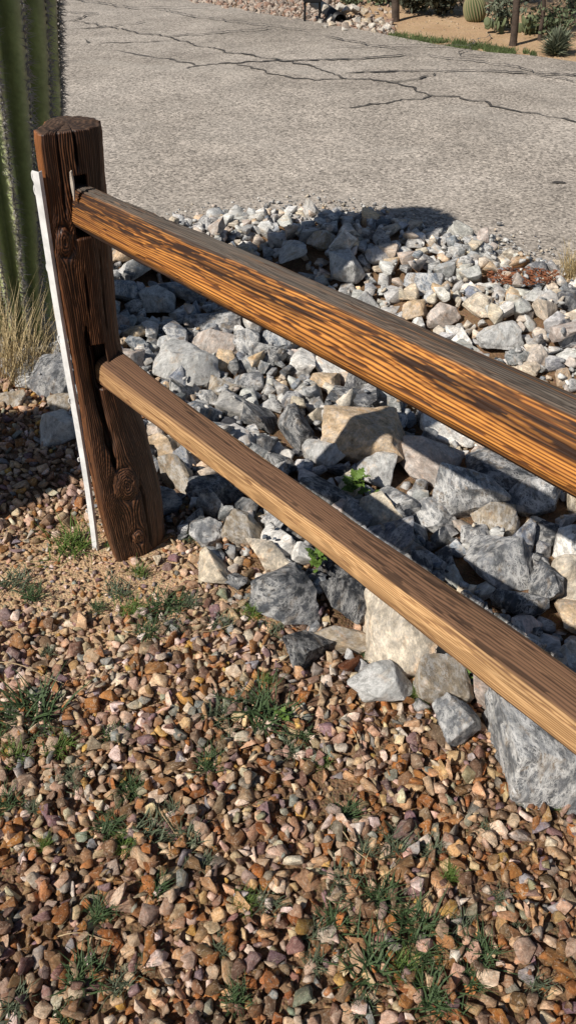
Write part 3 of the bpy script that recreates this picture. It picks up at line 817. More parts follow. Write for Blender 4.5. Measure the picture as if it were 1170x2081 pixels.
def blades(n, length, spread, width, seed, droop=0.6, segs=4, jitter=.3, base=.12):
    r = random.Random(seed); V, Fc = [], []
    for _ in range(n):
        a = r.uniform(0, 2 * math.pi); lean = spread * r.uniform(.15, 1.0)
        L = length * r.uniform(.45, 1.0); bx, by = r.gauss(0, base), r.gauss(0, base)
        d = Vector((math.cos(a), math.sin(a), 0)); s = Vector((-d.y, d.x, 0)); w = width * r.uniform(.6, 1.2)
        p = Vector((bx, by, -.05)); ang = math.pi / 2 - lean
        o0 = len(V)
        for k in range(segs + 1):
            f = k / segs; ww = w * (1 - f ** 1.6) + width * .06
            V.append(p - s * ww); V.append(p + s * ww)
            p = p + (d * math.cos(ang) + Vector((0, 0, 1)) * math.sin(ang)) * (L / segs)
            p = p + s * r.uniform(-jitter, jitter) * L * .06
            ang -= droop * r.uniform(.4, 1.1) / segs * 1.6
        for k in range(segs):
            q = o0 + 2 * k; Fc.append((q, q + 1, q + 3, q + 2))
    return V, Fc

tuft_mesh = {}
for kind, (n, ln, sp, wd, dr) in {0: (110, .75, .95, .011, .5), 1: (80, .8, 1.1, .018, .5), 2: (60, .75, 1.2, .017, .45)}.items():
    tuft_mesh[kind] = [mesh('grass_tuft', *blades(n, ln, sp, wd, 70 + kind * 10 + i, dr, base=.16), M_GRASS[kind], True) for i in range(4)]
tuft_refs = []
TUFTS += [(770, 1835, 80, 1), (690, 1800, 70, 2), (740, 1740, 60, 2), (860, 1950, 70, 1), (960, 2000, 60, 1), (640, 1960, 50, 2), (1010, 1830, 45, 2), (150, 1590, 60, 2), (60, 1500, 70, 2), (500, 1430, 50, 2), (610, 1500, 50, 1), (350, 1660, 50, 2), (75, 1650, 45, 2), (560, 1290, 40, 2), (300, 1290, 50, 1), (1090, 2010, 50, 2), (420, 1760, 40, 2), (300, 1960, 50, 2)]
TN = {0: 'bright green', 1: 'dark green', 2: 'grey-green'}
prefs = [(h[6], h[0], h[1]) for h in HERO if h[1] > 1050] + [('foot of the post', 280, 1110), ('lower end of the white strip', 193, 1118)]
for i, (u, v, w, kind) in enumerate(TUFTS):
    p = at(u, v, 0); x, y = p.x, p.y; z = float(terrain(x, y)); _, _, d = proj(p)
    s = w * d / FPX / .86
    me = tuft_mesh[kind][i % 4]
    o = link('grass_tuft', me, loc=(x, y, z + .012), rot=(0, 0, rnd.uniform(0, 6.28)), scale=(s, s, s * rnd.uniform(.6, .85)))
    size = 'broad' if w > 75 else 'middling' if w > 52 else 'small'
    third = ('left', 'middle', 'right')[min(2, int(u // 390))]
    vert = 'near the post' if v < 1350 else 'in the middle of the gravel' if v < 1750 else 'at the bottom of the gravel'
    lab = f'{size} {TN[kind]} grass tuft {vert}, {third} part'
    if lab in USED: lab = ref_label(size, TN[kind], 'grass tuft', u, v, tuft_refs + prefs, 'spiky')
    USED[lab] = 1
    tag(o, lab, 'grass tuft', 'grass tufts growing through the brown gravel')
    tuft_refs.append((f'{size} {TN[kind]} tuft', u, v))

items = []
cnt = 0
refs_p = tuft_refs + prefs
for i, (x, y, z, r, sc) in enumerate(pebs):
    nm, col, _ = peb_kind(x, y); k = rnd.uniform(.66, 1.2)
    tint = (min(.85, col[0] * k * rnd.uniform(.9, 1.1)), min(.66, col[1] * k * rnd.uniform(.94, 1.06)), min(.62, col[2] * k * rnd.uniform(.9, 1.15)), .2)
    rot = (rnd.uniform(-1.1, 1.1), rnd.uniform(-1.1, 1.1), rnd.uniform(0, 6.28))
    if cnt < 300 and apparent(x, y, z, r) > 0:
        cnt += 1
        o = link('pebble', rnd.choice(peb_meshes), loc=(x, y, z), rot=rot, scale=sc); o.color = tint
        u, v, d = proj((x, y, z))
        extra = 'flat' if sc[2] < .7 * r else 'long' if sc[0] > 1.3 * r else 'chunky'
        size = 'large' if cnt < 60 else 'mid-sized'
        tag(o, ref_label(size, nm, 'pebble', u, v, refs_p, extra), 'pebble', 'pebbles of the brown gravel yard')
    else:
        items.append((rnd.randrange(len(peb_shapes)) + (0 if r > .0105 else len(peb_shapes)), rs_matrix(rot, sc), np.array((x, y, z)), tint))
grit_shapes = [pebble_shape(450 + i, False) for i in range(26)]
me = join_stones('gravel', items, peb_shapes + grit_shapes, M_PEB_S, False)
print('gravel tris', len(me.polygons))
tag(link('gravel', me), 'brown, pink and tan crushed gravel covering the yard', 'gravel', kind='stuff')
print('rubble', len(placed), 'pebbles', len(pebs))
#EOF_PART1

# ------------------------------------------------------------------ split-rail fence
def closed_section(poly, n, radius_frac=0.12):
    """resample a closed 2-D polygon to n points with softened corners; returns pts, arclength"""
    P = np.array(poly, float); m = len(P); out = []
    for i in range(m):                                   # chaikin twice
        pass
    for _ in range(2):
        Q = []
        for i in range(len(P)):
            a, b = P[i], P[(i + 1) % len(P)]
            f = 0.13 if _ == 0 else .25
            Q += [a * (1 - f) + b * f, a * f + b * (1 - f)]
        P = np.array(Q)
    C = np.vstack([P, P[:1]]); seg = np.linalg.norm(np.diff(C, axis=0), axis=1); s = np.concatenate([[0], np.cumsum(seg)])
    t = np.linspace(0, s[-1], n, endpoint=False)
    return np.stack([np.interp(t, s, C[:, 0]), np.interp(t, s, C[:, 1])], -1), t, s[-1]

def tube_mesh(name, rings, mat, cap=True):
    """rings (m, n, 3)"""
    m, n, _ = rings.shape
    V = rings.reshape(-1, 3); i = np.arange(m - 1)[:, None] * n; j = np.arange(n)[None]; j2 = (j + 1) % n
    F = np.stack([i + j, i + j2, i + n + j2, i + n + j], -1).reshape(-1, 4)
    me = np_mesh(name, V, F, mat, True)
    return me

D3 = np.array([.643, -.766, 0.0]); N3 = np.array([.766, .643, 0.0]); UP = np.array([0, 0, 1.0])
P0 = np.array([-.444, 1.76, 0.0])

def make_rail(name, sec, z0, z1, s0, s1, mat, seed, lines, weather_fn, tone_fn, res=(620, 150), taper=0.16, bend=0.006, thick=((0, 1), (2, 1)), depth=.0016, wig=.0035):
    ns, nc = res
    pts, tl, per = closed_section(sec, nc)
    S = np.linspace(s0, s1, ns)
    T = tl / per
    SS, VV = np.meshgrid(S, tl, indexing='ij')
    # grain field: fine lines along the rail, drifting slowly, with cathedral bends
    drift = 0.022 * (fbm(SS * 1.1 + seed, VV * 11, seed, 3) - .5) + 0.0035 * (fbm(SS * 5 + seed, VV * 20, seed + 5, 3) - .5)
    phi = (VV + drift * 2.2) * lines
    g = 0.5 + 0.5 * np.sin(2 * math.pi * phi + 1.6 * fnoise(SS * 2, phi * .7, seed + 2))
    lw = fnoise(np.floor(phi) * 1.7 + .5, SS * .8, seed + 8)
    g = sstep(.10, .55, g) * (.65 + .4 * lw) + .06
    streak = fbm(SS * 5, VV * 420, seed + 11, 3)
    g = np.clip(g * (.55 + .75 * streak), 0, 1)
    # pitted weathering: short dark checks
    chk = sstep(.62, .70, fbm(SS * 20, VV * 210, seed + 21, 2)) * sstep(.40, .58, fbm(SS * 2.2, VV * 26, seed + 31, 3))
    g = g * (1 - .85 * chk)
    dsp = depth * (g - .5) - depth * 1.2 * chk + wig * (fbm(SS * 3.2, VV * 16, seed + 41, 3) - .5)
    dP = np.roll(pts, -1, 0) - np.roll(pts, 1, 0); nr = np.stack([dP[:, 1], -dP[:, 0]], -1); nr /= np.linalg.norm(nr, axis=1)[:, None]
    ctr = pts.mean(0)
    if ((pts - ctr) * nr).sum() < 0: nr = -nr
    f = (S - s0) / (s1 - s0)
    sc = np.interp(S, [q[0] for q in thick], [q[1] for q in thick]) * (1 + .04 * (fbm(S * 2.2, S * 0 + 3, seed, 3) - .5) * 2)
    zc = z0 + (z1 - z0) * (S / 1.3) + bend * np.sin(S * 3.1 + seed)
    nn = bend * .8 * np.sin(S * 2.3 + seed * 2)
    A = pts[None, :, 0] * sc[:, None] + nr[None, :, 0] * dsp + nn[:, None]
    B = pts[None, :, 1] * sc[:, None] + nr[None, :, 1] * dsp
    rings = P0 + S[:, None, None] * D3 + A[..., None] * N3 + (B + zc[:, None])[..., None] * UP
    me = tube_mesh(name, rings, mat)
    # end caps
    attr(me, 'grain', g); attr(me, 'gu', SS); attr(me, 'gv', VV + drift)
    nz = nr[:, 1][None] + 0 * SS; nn_ = nr[:, 0][None] + 0 * SS
    attr(me, 'weather', np.clip(weather_fn(SS, VV, pts[None, :, 1] + 0 * SS, nz), 0, 1)); attr(me, 'tone', np.clip(tone_fn(SS, VV, pts[None, :, 1] + 0 * SS, nz), 0, 1))
    return me

post_root = empty('fence_post', (P0[0], P0[1], 0))

# --- post silhouette read off the picture: (v, left u, right u)
SIL = [(236, 68, 201), (262, 64, 207), (385, 84, 215), (490, 97, 225), (600, 118, 233), (700, 136, 242), (800, 154, 264), (900, 172, 300), (1000, 192, 326), (1060, 207, 334), (1118, 226, 338), (1190, 244, 346)]
hs, cs_, ws = [], [], []
for v, ul, ur in SIL:
    a, b = at_y(ul, v, 1.74), at_y(ur, v, 1.76)
    hs.append((a.z + b.z) / 2); cs_.append((a.x + b.x) / 2); ws.append((b.x - a.x) / 2)
hs, cs_, ws = map(np.array, (hs[::-1], cs_[::-1], ws[::-1]))
RV, FV = np.array([.97, .245, 0]), np.array([-.245, .97, 0])
SEC = [(-1.0, -.25), (-.84, -.90), (.30, -.62), (.88, -.14), (1.0, .42), (.8, 1.05), (-.5, 1.1)]
nh, nc = 560, 230
TOPZ = 1.147
pts, tl, per = closed_section(SEC, nc)
tl = tl * .072
HH = np.linspace(hs[0], TOPZ, nh)
zc = np.interp(HH, hs, cs_); zw = np.interp(HH, hs, ws) / .985
U, Vv = np.meshgrid(HH, tl, indexing='ij')
LU, LV = U, Vv
# perimeter coordinate of the front-left corner etc.
dP = np.roll(pts, -1, 0) - np.roll(pts, 1, 0); nr = np.stack([dP[:, 1], -dP[:, 0]], -1); nr /= np.linalg.norm(nr, axis=1)[:, None]
if ((pts - pts.mean(0)) * nr).sum() < 0: nr = -nr
def v_of(rx):   # perimeter position where the front surface has the given sideways coordinate
    fr = np.where(nr[:, 1] < -.15)[0]
    return tl[fr[np.argmin(abs(pts[fr, 0] - rx))]]
def hgt(v): return float(np.interp(-v, [-q[0] for q in SIL][::-1], hs[:]))
def h_at(v):
    tab = sorted((q[0], at_y((q[1] + q[2]) / 2, q[0], 1.75).z) for q in SIL)
    return float(np.interp(v, [a for a, _ in tab], [b for _, b in tab]))
knots = [(h_at(475), v_of(-.50), .020), (h_at(965), v_of(.02), .030), (h_at(1070), v_of(.05), .015)]
psi = Vv + .012 * (fbm(U * 3, Vv * 14, 3, 3) - .5) + .006 * (fbm(U * 9, Vv * 40, 4, 3) - .5)
inside = np.zeros_like(U); ringd = np.zeros_like(U); kn = np.zeros_like(U)
for kh, kv, kr in knots:
    du = (U - kh) / 2.1; dv = Vv - kv; r2 = du * du + dv * dv
    r = np.sqrt(r2) + 1e-6
    psi = psi - dv * np.clip(kr * kr / np.maximum(r2, kr * kr), 0, 1) * np.exp(-r / (kr * 3.4))
    m = sstep(kr * 1.05, kr * .8, r)
    kn = np.maximum(kn, m); ringd = np.where(m > 0, r + .012 * (fbm(U * 38, Vv * 70, 63, 3) - .5), ringd)
phi = psi * 210
g = .5 + .5 * np.sin(2 * math.pi * phi + 2 * fnoise(U * 2, phi * .5, 6))
g2 = .5 + .5 * np.sin(2 * math.pi * ringd * 230 + 2.5 * fnoise(U * 60, Vv * 60, 12))
g = np.where(kn > .02, g * (1 - kn) + g2 * kn, g)
g = sstep(.1, .8, g) * (.5 + .5 * fnoise(np.floor(phi) * 1.3 + .5, U * 1.5, 9))
g = np.clip(g * (.6 + .7 * fbm(U * 4, Vv * 300, 14, 3)), 0, 1)
dsp = .0030 * (g - .5) + .011 * (fbm(U * 3.5, Vv * 18, 15, 4) - .5) + .004 * (fbm(U * 14, Vv * 60, 25, 3) - .5)
for kh, kv, kr in knots:
    r = np.sqrt(((U - kh) / 1.5) ** 2 + (Vv - kv) ** 2)
    dsp = dsp + .007 * np.exp(-(r / kr) ** 2) - .006 * np.exp(-((r - kr * 1.15) / (kr * .28)) ** 2) * (.5 + fnoise(U * 30, Vv * 60, 31))
    dsp = dsp - .004 * np.exp(-((r) / (kr * .3)) ** 2)
# the long drying crack down the middle, and two short ones near the top
def crack(uc_fn, width, depth, lo, hi):
    global dsp, dark_c
    c = uc_fn(U); w = width * (.5 + fnoise(U * 22, U * 0, 44)) * sstep(lo, lo + .05, U) * sstep(hi, hi - .06, U)
    d = np.exp(-((Vv - c) / np.maximum(w, 1e-4)) ** 2) * (w > 1e-4)
    dsp = dsp - depth * d; dark_c = np.maximum(dark_c, d)
dark_c = np.zeros_like(U)
vc = v_of(.10)
crack(lambda u: v_of(-.22) + .010 * (fnoise(u * 5, u * 0, 3) - .5) + .006 * (u - .3), .0068, .022, h_at(940), h_at(640))
crack(lambda u: v_of(-.02) + .004 * (fnoise(u * 7, u * 0, 5) - .5), .0022, .010, h_at(640), h_at(520))
crack(lambda u: v_of(.12) + .004 * (fnoise(u * 7, u * 0, 5) - .5), .0030, .012, h_at(350), 1.2)
crack(lambda u: v_of(-.38) + .005 * (fnoise(u * 6, u * 0, 6) - .5), .0018, .008, h_at(440), 1.2)
crack(lambda u: v_of(.45) + .004 * (fnoise(u * 6, u * 0, 7) - .5), .0024, .010, h_at(1110), h_at(960))
crack(lambda u: v_of(.55) + .005 * (fnoise(u * 6, u * 0, 8) - .5), .0022, .010, h_at(700), h_at(500))
# mortise pockets around the two rails
slot = np.zeros_like(U)
for hc, hh in ((0.998, .066), (.612, .060)):
    vv0, vv1 = v_of(-.10), v_of(.30)
    if vv0 > vv1: vv0, vv1 = vv1, vv0
    m = sstep(hh, hh * .9, abs(U - hc)) * sstep(vv0 - .004, vv0 + .004, Vv) * sstep(vv1 + .006, vv1 - .002, Vv)
    slot = np.maximum(slot, m)
# top end: rounded, weathered
topf = sstep(TOPZ - .03, TOPZ, U)
A = pts[None, :, 0] * zw[:, None] * (1 - .035 * topf ** 2) + nr[None, :, 0] * dsp
B = pts[None, :, 1] * zw[:, None] * (1 - .035 * topf ** 2) + nr[None, :, 1] * dsp
B = B + slot * .055
top_wob = .010 * (fbm(A * 40, B * 40, 66, 3) - .5) * topf
Yc = 1.765 - 0 * HH
ctr = np.stack([zc, Yc + (zc + .444) * .0, HH], -1)
rings = ctr[:, None, :] + A[..., None] * RV + B[..., None] * FV + top_wob[..., None] * UP
rings = rings - np.array([P0[0], P0[1], 0])
# close the top with shrinking rings
cap_r, last = [], rings[-1]
cen = last.mean(0)
capg = []
for q in range(1, 16):
    f = 1 - (q / 15) ** 1.0 * .999
    rr = cen + (last - cen) * f
    bump = .006 * (fbm(rr[:, 0] * 60 + 9, rr[:, 1] * 60, 71, 4) - .5) + .006 * (1 - f) ** .5
    rr = rr.copy(); rr[:, 2] += bump
    cap_r.append(rr); capg.append(np.clip(.5 + .5 * np.sin(f * 60 + 3 * fnoise(rr[:, 0] * 50, rr[:, 1] * 50, 3)), 0, 1) * .6)
allr = np.concatenate([rings, np.array(cap_r)], 0)
me = tube_mesh('post_shaft', allr, M_POST)
cap_n = 15
ext = lambda arr, cval: np.concatenate([arr, np.tile(arr[-1:], (cap_n, 1)) * 0 + cval], 0)
warm = sstep(h_at(700), h_at(900), U)             # lower part is a lighter brown
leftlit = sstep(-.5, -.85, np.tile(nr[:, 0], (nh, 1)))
tone = .35 + .65 * (1 - dark_c) * (.55 + .5 * fbm(U * 2.4, Vv * 22, 81, 3)) + .25 * warm
tone = tone * (1 - .9 * dark_c) * (1 - .9 * slot) + .3 * leftlit  # left face also lightened to look sunlit
attr(me, 'grain', np.concatenate([g * (1 - .8 * dark_c), np.array(capg)], 0))
attr(me, 'gu', ext(U, TOPZ)); attr(me, 'gv', np.concatenate([psi, np.tile(psi[-1:], (cap_n, 1))], 0))
attr(me, 'tone', np.clip(ext(tone, .62), 0, 1))
attr(me, 'sunlit_tint', ext(np.clip(leftlit * (1 - .5 * dark_c) * (.10 + .45 * sstep(h_at(460), h_at(380), U) * (1 if 0 else 1)), 0, 1), 0.0))  # sunlight on the left face painted in as an orange tint
wth = .25 * warm * fbm(U * 5, Vv * 20, 91, 3) + .7 * sstep(.45, .75, np.tile(nr[:, 0], (nh, 1))) * fbm(U * 4, Vv * 30, 95, 3)
attr(me, 'weather', np.clip(np.concatenate([wth, np.full((cap_n, nc), .35)], 0), 0, 1))
shaft = link('post_shaft', me, parent=post_root)
tag(post_root, 'dark brown weathered wooden post with knots holding the two rails', 'fence post', 'posts of the split-rail fence')
# thin pale sliver beside the top mortise
ch = at_y(146, 380, 1.69)
V = []
for k in range(9):
    f = k / 8; pz = at_y(143 + 8 * f, 350 + 58 * f, 1.687); w = .0022 * math.sin(math.pi * min(1, f + .08)) + .0006
    for s, dd in ((-1, 0), (1, 0), (1, .012), (-1, .012)):
        V.append((pz.x + s * w - P0[0], pz.y + dd - P0[1], pz.z))
Fc = [(4 * k + a, 4 * k + (a + 1) % 4, 4 * k + 4 + (a + 1) % 4, 4 * k + 4 + a) for k in range(8) for a in range(4)] + [(3, 2, 1, 0), (32, 33, 34, 35)]
link('pale_sliver', mesh('pale_sliver', V, Fc, simple('pale_sliver_mat', (.55, .48, .40), .8, 60, .2), False), parent=post_root)

# second post, out of view to the right, carrying the other rail ends
post2 = empty('fence_post', (P0[0] + D3[0] * 2.42, P0[1] + D3[1] * 2.42, 0))
o = shaft.copy(); COL.objects.link(o); o.parent = post2
tag(post2, 'nearest wooden fence post beyond the right end of the two rails', 'fence post', 'posts of the split-rail fence')

# --- upper rail
sec1 = [(-.046, -.052), (-.058, -.026), (-.046, .036), (-.030, .058), (.016, .060), (.040, .030), (.036, -.045), (-.012, -.066)]
wf = lambda S, V, n, z: sstep(.70, 1.0, z + .5 * (fbm(S * 4.5, V * 170, 7, 4) - .5)) * .92 + .10 * sstep(.60, .8, fbm(S * 2, V * 12, 17, 3))
tf = lambda S, V, n, z: 1.0 - .95 * sstep(-.15, -.6, z) - .35 * (1 - sstep(0.02, .35, S)) - (.75 * sstep(.46, .53, fbm(S * 15, V * 250, 27, 3)) + .4 * sstep(.44, .54, fbm(S * 4.5, V * 190, 57, 4))) * sstep(-.006, .026, n + .022 * (fbm(S * 1.7, V * 12, 29, 3) - .5)) - .3 * sstep(.5, .7, fbm(S * 1.2, V * 110, 33, 3))  # faces turned down are darkened, underside shade painted into the tone
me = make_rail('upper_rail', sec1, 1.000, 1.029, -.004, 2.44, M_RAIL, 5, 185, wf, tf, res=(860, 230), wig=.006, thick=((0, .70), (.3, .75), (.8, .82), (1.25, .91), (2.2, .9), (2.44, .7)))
ur = link('fence_rail', me); tag(ur, 'upper rail of the fence, thick orange-brown timber with a grey top edge', 'fence rail', 'rails of the split-rail fence')
# --- lower rail
sec2 = [(-.020, -.050), (-.050, -.034), (-.040, .020), (.032, .042), (.050, .006), (.030, -.040)]
top_tint2 = lambda S, V, n, z: .9 * sstep(.70, .88, z + .2 * (fbm(S * 2, V * 20, 9, 3) - .5)) + .12 * fbm(S * 3, V * 30, 18, 3)  # upper facet tinted darker brown
tf2 = lambda S, V, n, z: 1.0 - .85 * sstep(-.1, -.6, z) - .35 * (1 - sstep(.0, .5, S)) - .4 * sstep(.55, .7, fbm(S * 2.0, V * 45, 28, 3))  # shade of the underside put into the tone here as well
me = make_rail('lower_rail', sec2, .604, .609, -.01, 2.44, M_RAIL2, 23, 170, top_tint2, tf2, thick=((0, .90), (.3, .78), (.85, .74), (1.25, .90), (2.2, .88), (2.44, .7)), depth=.0012, wig=.0085, bend=.009)
lr = link('fence_rail', me); tag(lr, 'lower rail of the fence, thinner light brown timber', 'fence rail', 'rails of the split-rail fence')

# ------------------------------------------------------------------ white strip
M_WHITE = simple('white_paint', (.70, .70, .69), .55, 25, .22, .1, .001, .4)
b0 = at(193, 1116, 0.0); t0 = at_y(72.5, 347, 1.690)
sroot = empty('white_strip', b0)
ax = (t0 - b0); L = ax.length; ax.normalize()
sx = Vector((.88, -.48, 0)); sx = (sx - ax * sx.dot(ax)).normalized(); sy = ax.cross(sx).normalized()
w2, th, fl = .0088, .0016, .010
prof = [(-w2, 0), (w2, 0), (w2, fl), (w2 - th, fl), (w2 - th, th), (-w2, th)]
V, Fc = [], []
NSg = 30
for k in range(NSg + 1):
    f = k / NSg; c = ax * (L * f - .012 * (1 - f)) + sx * (.003 * math.sin(f * 7)) + sy * (.004 * math.sin(f * 4))
    for a, b in prof: V.append(c + sx * a + sy * -b * -1)
for k in range(NSg):
    for a in range(6): q = 6 * k; Fc.append((q + a, q + (a + 1) % 6, q + 6 + (a + 1) % 6, q + 6 + a))
Fc += [(5, 4, 3, 2, 1, 0), tuple(range(6 * NSg, 6 * NSg + 6))]
link('strip', mesh('strip', V, Fc, M_WHITE), parent=sroot)
for vpx in (360, 388, 545, 690, 815, 935, 1040):       # little bent fixing tabs along the left edge
    f = (1116 - vpx) / (1116 - 347.0)
    p_ = at_y(193 + (72.5 - 193) * f - 8, vpx, b0.y + (t0.y - b0.y) * f) - b0
    f2 = p_.dot(ax)
    V, Fc = [], []
    big = vpx in (388, 545, 360, 690)
    for k in range(8):
        a = -1.2 + 2.6 * k / 7
        rr = .0085 if big else .005
        c = ax * (f2 - rr * 1.3 * math.sin(a)) + sx * (-w2 - rr * .55 * math.cos(a) + .001) 
        for s1, s2 in ((-1, -1), (1, -1), (1, 1), (-1, 1)): V.append(c + sx * s1 * .0012 + sy * (s2 * .002 + .002))
    Fc = [(4 * k + a, 4 * k + (a + 1) % 4, 4 * k + 4 + (a + 1) % 4, 4 * k + 4 + a) for k in range(7) for a in range(4)] + [(3, 2, 1, 0), (28, 29, 30, 31)]
    link('fixing_tab', mesh('fixing_tab', V, Fc, M_WHITE), parent=sroot)
tag(sroot, 'thin white strip leaning upright against the left side of the post', 'strip')

# ------------------------------------------------------------------ saguaro
t = NT('cactus_skin', 0.6, 0.3)
rb = t.attr('rib').outputs['Fac']; pos = t.n('ShaderNodeTexCoord').outputs['Object']
n1, _ = t.noise(pos, 6, 5, .6); n2, _ = t.noise(pos, 60, 4, .6)
c = t.ramp(rb, [(0.0, (.17, .21, .085)), (.5, (.30, .36, .15)), (.85, (.42, .46, .23)), (1.0, (.48, .46, .30))])  # rib light painted in: crests brightened, valleys darkened
c = t.mix(1.0, c, t.map(n1, .3, .7, .75, 1.25), 'MULTIPLY')
c = t.mix(1.0, c, t.map(n2, .3, .7, .85, 1.15), 'MULTIPLY')
M_CACT = t.out(c, t.bump(n2, .3, .002))
M_SPINE = simple('cactus_spine', (.30, .28, .26), .7, 20, .4, .1, .001)
M_AREOLE = simple('cactus_areole', (.10, .09, .075), .9, 60, .4)

def saguaro(base, height, radii, lean, nribs, phase, seed, spines=True, rib_depth=.22):
    r = random.Random(seed)
    root = empty('saguaro_cactus', base)
    nv, nc = 110, nribs * 12
    hs_ = [q[0] for q in radii]; rs_ = [q[1] for q in radii]
    th = np.linspace(0, 2 * math.pi, nc, endpoint=False)
    prof = (.5 + .5 * np.cos(nribs * (th - phase))) ** .75
    rings = []; ribv = []
    for k in range(nv):
        f = k / (nv - 1)
        dome = .25
        z = -.04 + (height + .04) * (f if f < .8 else .8 + .2 * math.sin((f - .8) / .2 * math.pi / 2))
        rad = np.interp(z, hs_, rs_)
        if z > height - dome: rad *= math.sqrt(max(0.0004, 1 - ((z - height + dome) / dome) ** 2))
        cx, cy = lean[0] * z, lean[1] * z
        q = rad * (1 - rib_depth * (1 - prof))
        q = q * (1 + .012 * np.sin(z * 9 + th * 3))
        rings.append(np.stack([cx + q * np.cos(th), cy + q * np.sin(th), np.full(nc, z)], -1)); ribv.append(prof ** 1.5)
    me = tube_mesh('stem', np.array(rings), M_CACT); attr(me, 'rib', np.array(ribv))
    link('stem', me, parent=root)
    if spines:
        V, Fc = [], []; AV, AF = [], []
        for i in range(nribs):
            a = phase + 2 * math.pi * i / nribs
            z = .03 + r.uniform(0, .02)
            while z < height - .02:
                rad = np.interp(z, hs_, rs_)
                if z > height - .25: rad *= math.sqrt(max(0.0004, 1 - ((z - height + .25) / .25) ** 2))
                o = Vector((lean[0] * z + rad * math.cos(a), lean[1] * z + rad * math.sin(a), z))
                out = Vector((math.cos(a), math.sin(a), 0)); tg = Vector((-out.y, out.x, 0))
                k0 = len(AV)
                for dx, dz in ((-1, 0), (0, -1.5), (1, 0), (0, 1.5)): AV.append(o + tg * dx * .0045 + Vector((0, 0, dz * .0045)) - out * .002)
                AV.append(o + out * .004)
                AF.extend([(k0, k0 + 1, k0 + 4), (k0 + 1, k0 + 2, k0 + 4), (k0 + 2, k0 + 3, k0 + 4), (k0 + 3, k0, k0 + 4)])
                for _ in range(12):
                    d = (out * r.uniform(.25, 1) + tg * r.uniform(-1, 1) + Vector((0, 0, 1)) * r.uniform(-.9, .7)).normalized()
                    L_ = r.uniform(.018, .046); s = d.cross(Vector((.3, .2, .9))).normalized(); s2 = d.cross(s)
                    w = .0018
                    k0 = len(V)
                    V.extend([o + s * w, o + s2 * w, o - s * w - s2 * w, o + d * L_])
                    Fc.extend([(k0, k0 + 1, k0 + 3), (k0 + 1, k0 + 2, k0 + 3), (k0 + 2, k0, k0 + 3)])
                z += r.uniform(.016, .023)
        o = link('spines', np_mesh('spines', [tuple(v) for v in V], Fc, M_SPINE), parent=root); o['kind'] = 'stuff'
        o = link('areoles', np_mesh('areoles', [tuple(v) for v in AV], AF, M_AREOLE), parent=root); o['kind'] = 'stuff'
    return root
cb = Vector((-1.12, 3.07, 0))
sg = saguaro(cb, 2.13, [(0, .165), (.2, .175), (.6, .235), (1.2, .285), (1.8, .25), (2.3, .20)], (.072, 0.0), 17, 4.48, 3)
tag(sg, 'tall green ribbed saguaro cactus with dark spines behind the post', 'cactus')
# unseen cactus form, added on the left to shadow the ground beside the post
shadow_caster = saguaro(Vector((-1.57, 1.70, 0)), 1.0, [(0, .22), (.5, .29), (1, .27)], (0, 0), 14, .3, 9, spines=False)
tag(shadow_caster, 'unseen cactus form added beyond the left edge to cast a shadow by the post', 'cactus')

# ------------------------------------------------------------------ grasses and weeds
def clump(u, v, n, length, spread, width, seed, mat, name, label, cat, droop=.35, base=.05, z=0.0, group=None):
    p = at(u, v, z); V, Fc = blades(n, length, spread, width, seed, droop, 6, .8, base)
    o = link(name, mesh(name, V, Fc, mat, True), loc=(p.x, p.y, float(terrain(p.x, p.y)) + .02)); tag(o, label, cat, group)
    return o
clump(22, 765, 330, .50, .62, .0014, 5, M_GRASS[3], 'dry_grass_clump', 'tall dry straw-coloured grass clump at the foot of the saguaro', 'grass clump', .4, .06)
clump(88, 740, 90, .34, .9, .0012, 15, M_GRASS[3], 'dry_grass_clump', 'thin dry grass leaning against the white strip by the saguaro', 'grass clump', .5, .04)
clump(-20, 700, 200, .52, .5, .0014, 6, M_GRASS[2], 'grass_clump', 'green and straw grass at the left edge before the saguaro', 'grass clump', .3, .06)
clump(1162, 568, 200, .24, .5, .0022, 7, M_GRASS[3], 'dry_grass_clump', 'small dry grass clump by the road at the right edge', 'grass clump', .4, .025)
clump(1008, 520, 12, .14, .5, .0010, 8, M_GRASS[3], 'dry_grass_clump', 'few thin dry stalks at the road edge right of the rubble top', 'grass clump', .4, .015)
clump(918, 535, 60, .07, 1.0, .0016, 9, M_GRASS[0], 'grass_tuft', 'small green tuft growing in the rubble above the upper rail', 'grass tuft', .5, .02)
clump(870, 495, 120, .06, 1.2, .0018, 10, M_GRASS[2], 'low_weed', 'low grey-green weed in the rubble below the shadow tip', 'weed', .5, .035)
clump(835, 460, 90, .05, 1.2, .0018, 12, M_GRASS[2], 'low_weed', 'low grey weed at the road edge inside the shadow tip', 'weed', .5, .035)
clump(430, 458, 80, .07, 1.1, .0018, 11, M_GRASS[0], 'low_weed', 'green weed at the road edge just above the upper rail near the post', 'weed', .5, .03)
clump(545, 452, 70, .05, 1.1, .0018, 13, M_GRASS[2], 'low_weed', 'pale weed at the road edge left of the shadowed rocks', 'weed', .5, .03)
clump(1135, 600, 40, .06, 1.0, .0012, 14, M_GRASS[3], 'low_weed', 'brownish weed beside the flat cream rock on the right', 'weed', .5, .04)
# dry lying stalks over the gravel
clump(740, 1790, 46, .12, 1.35, .0010, 21, M_GRASS[3], 'dry_grass_clump', 'dead straw stalks lying over the dark grass in the lower gravel', 'grass clump', .25, .012)

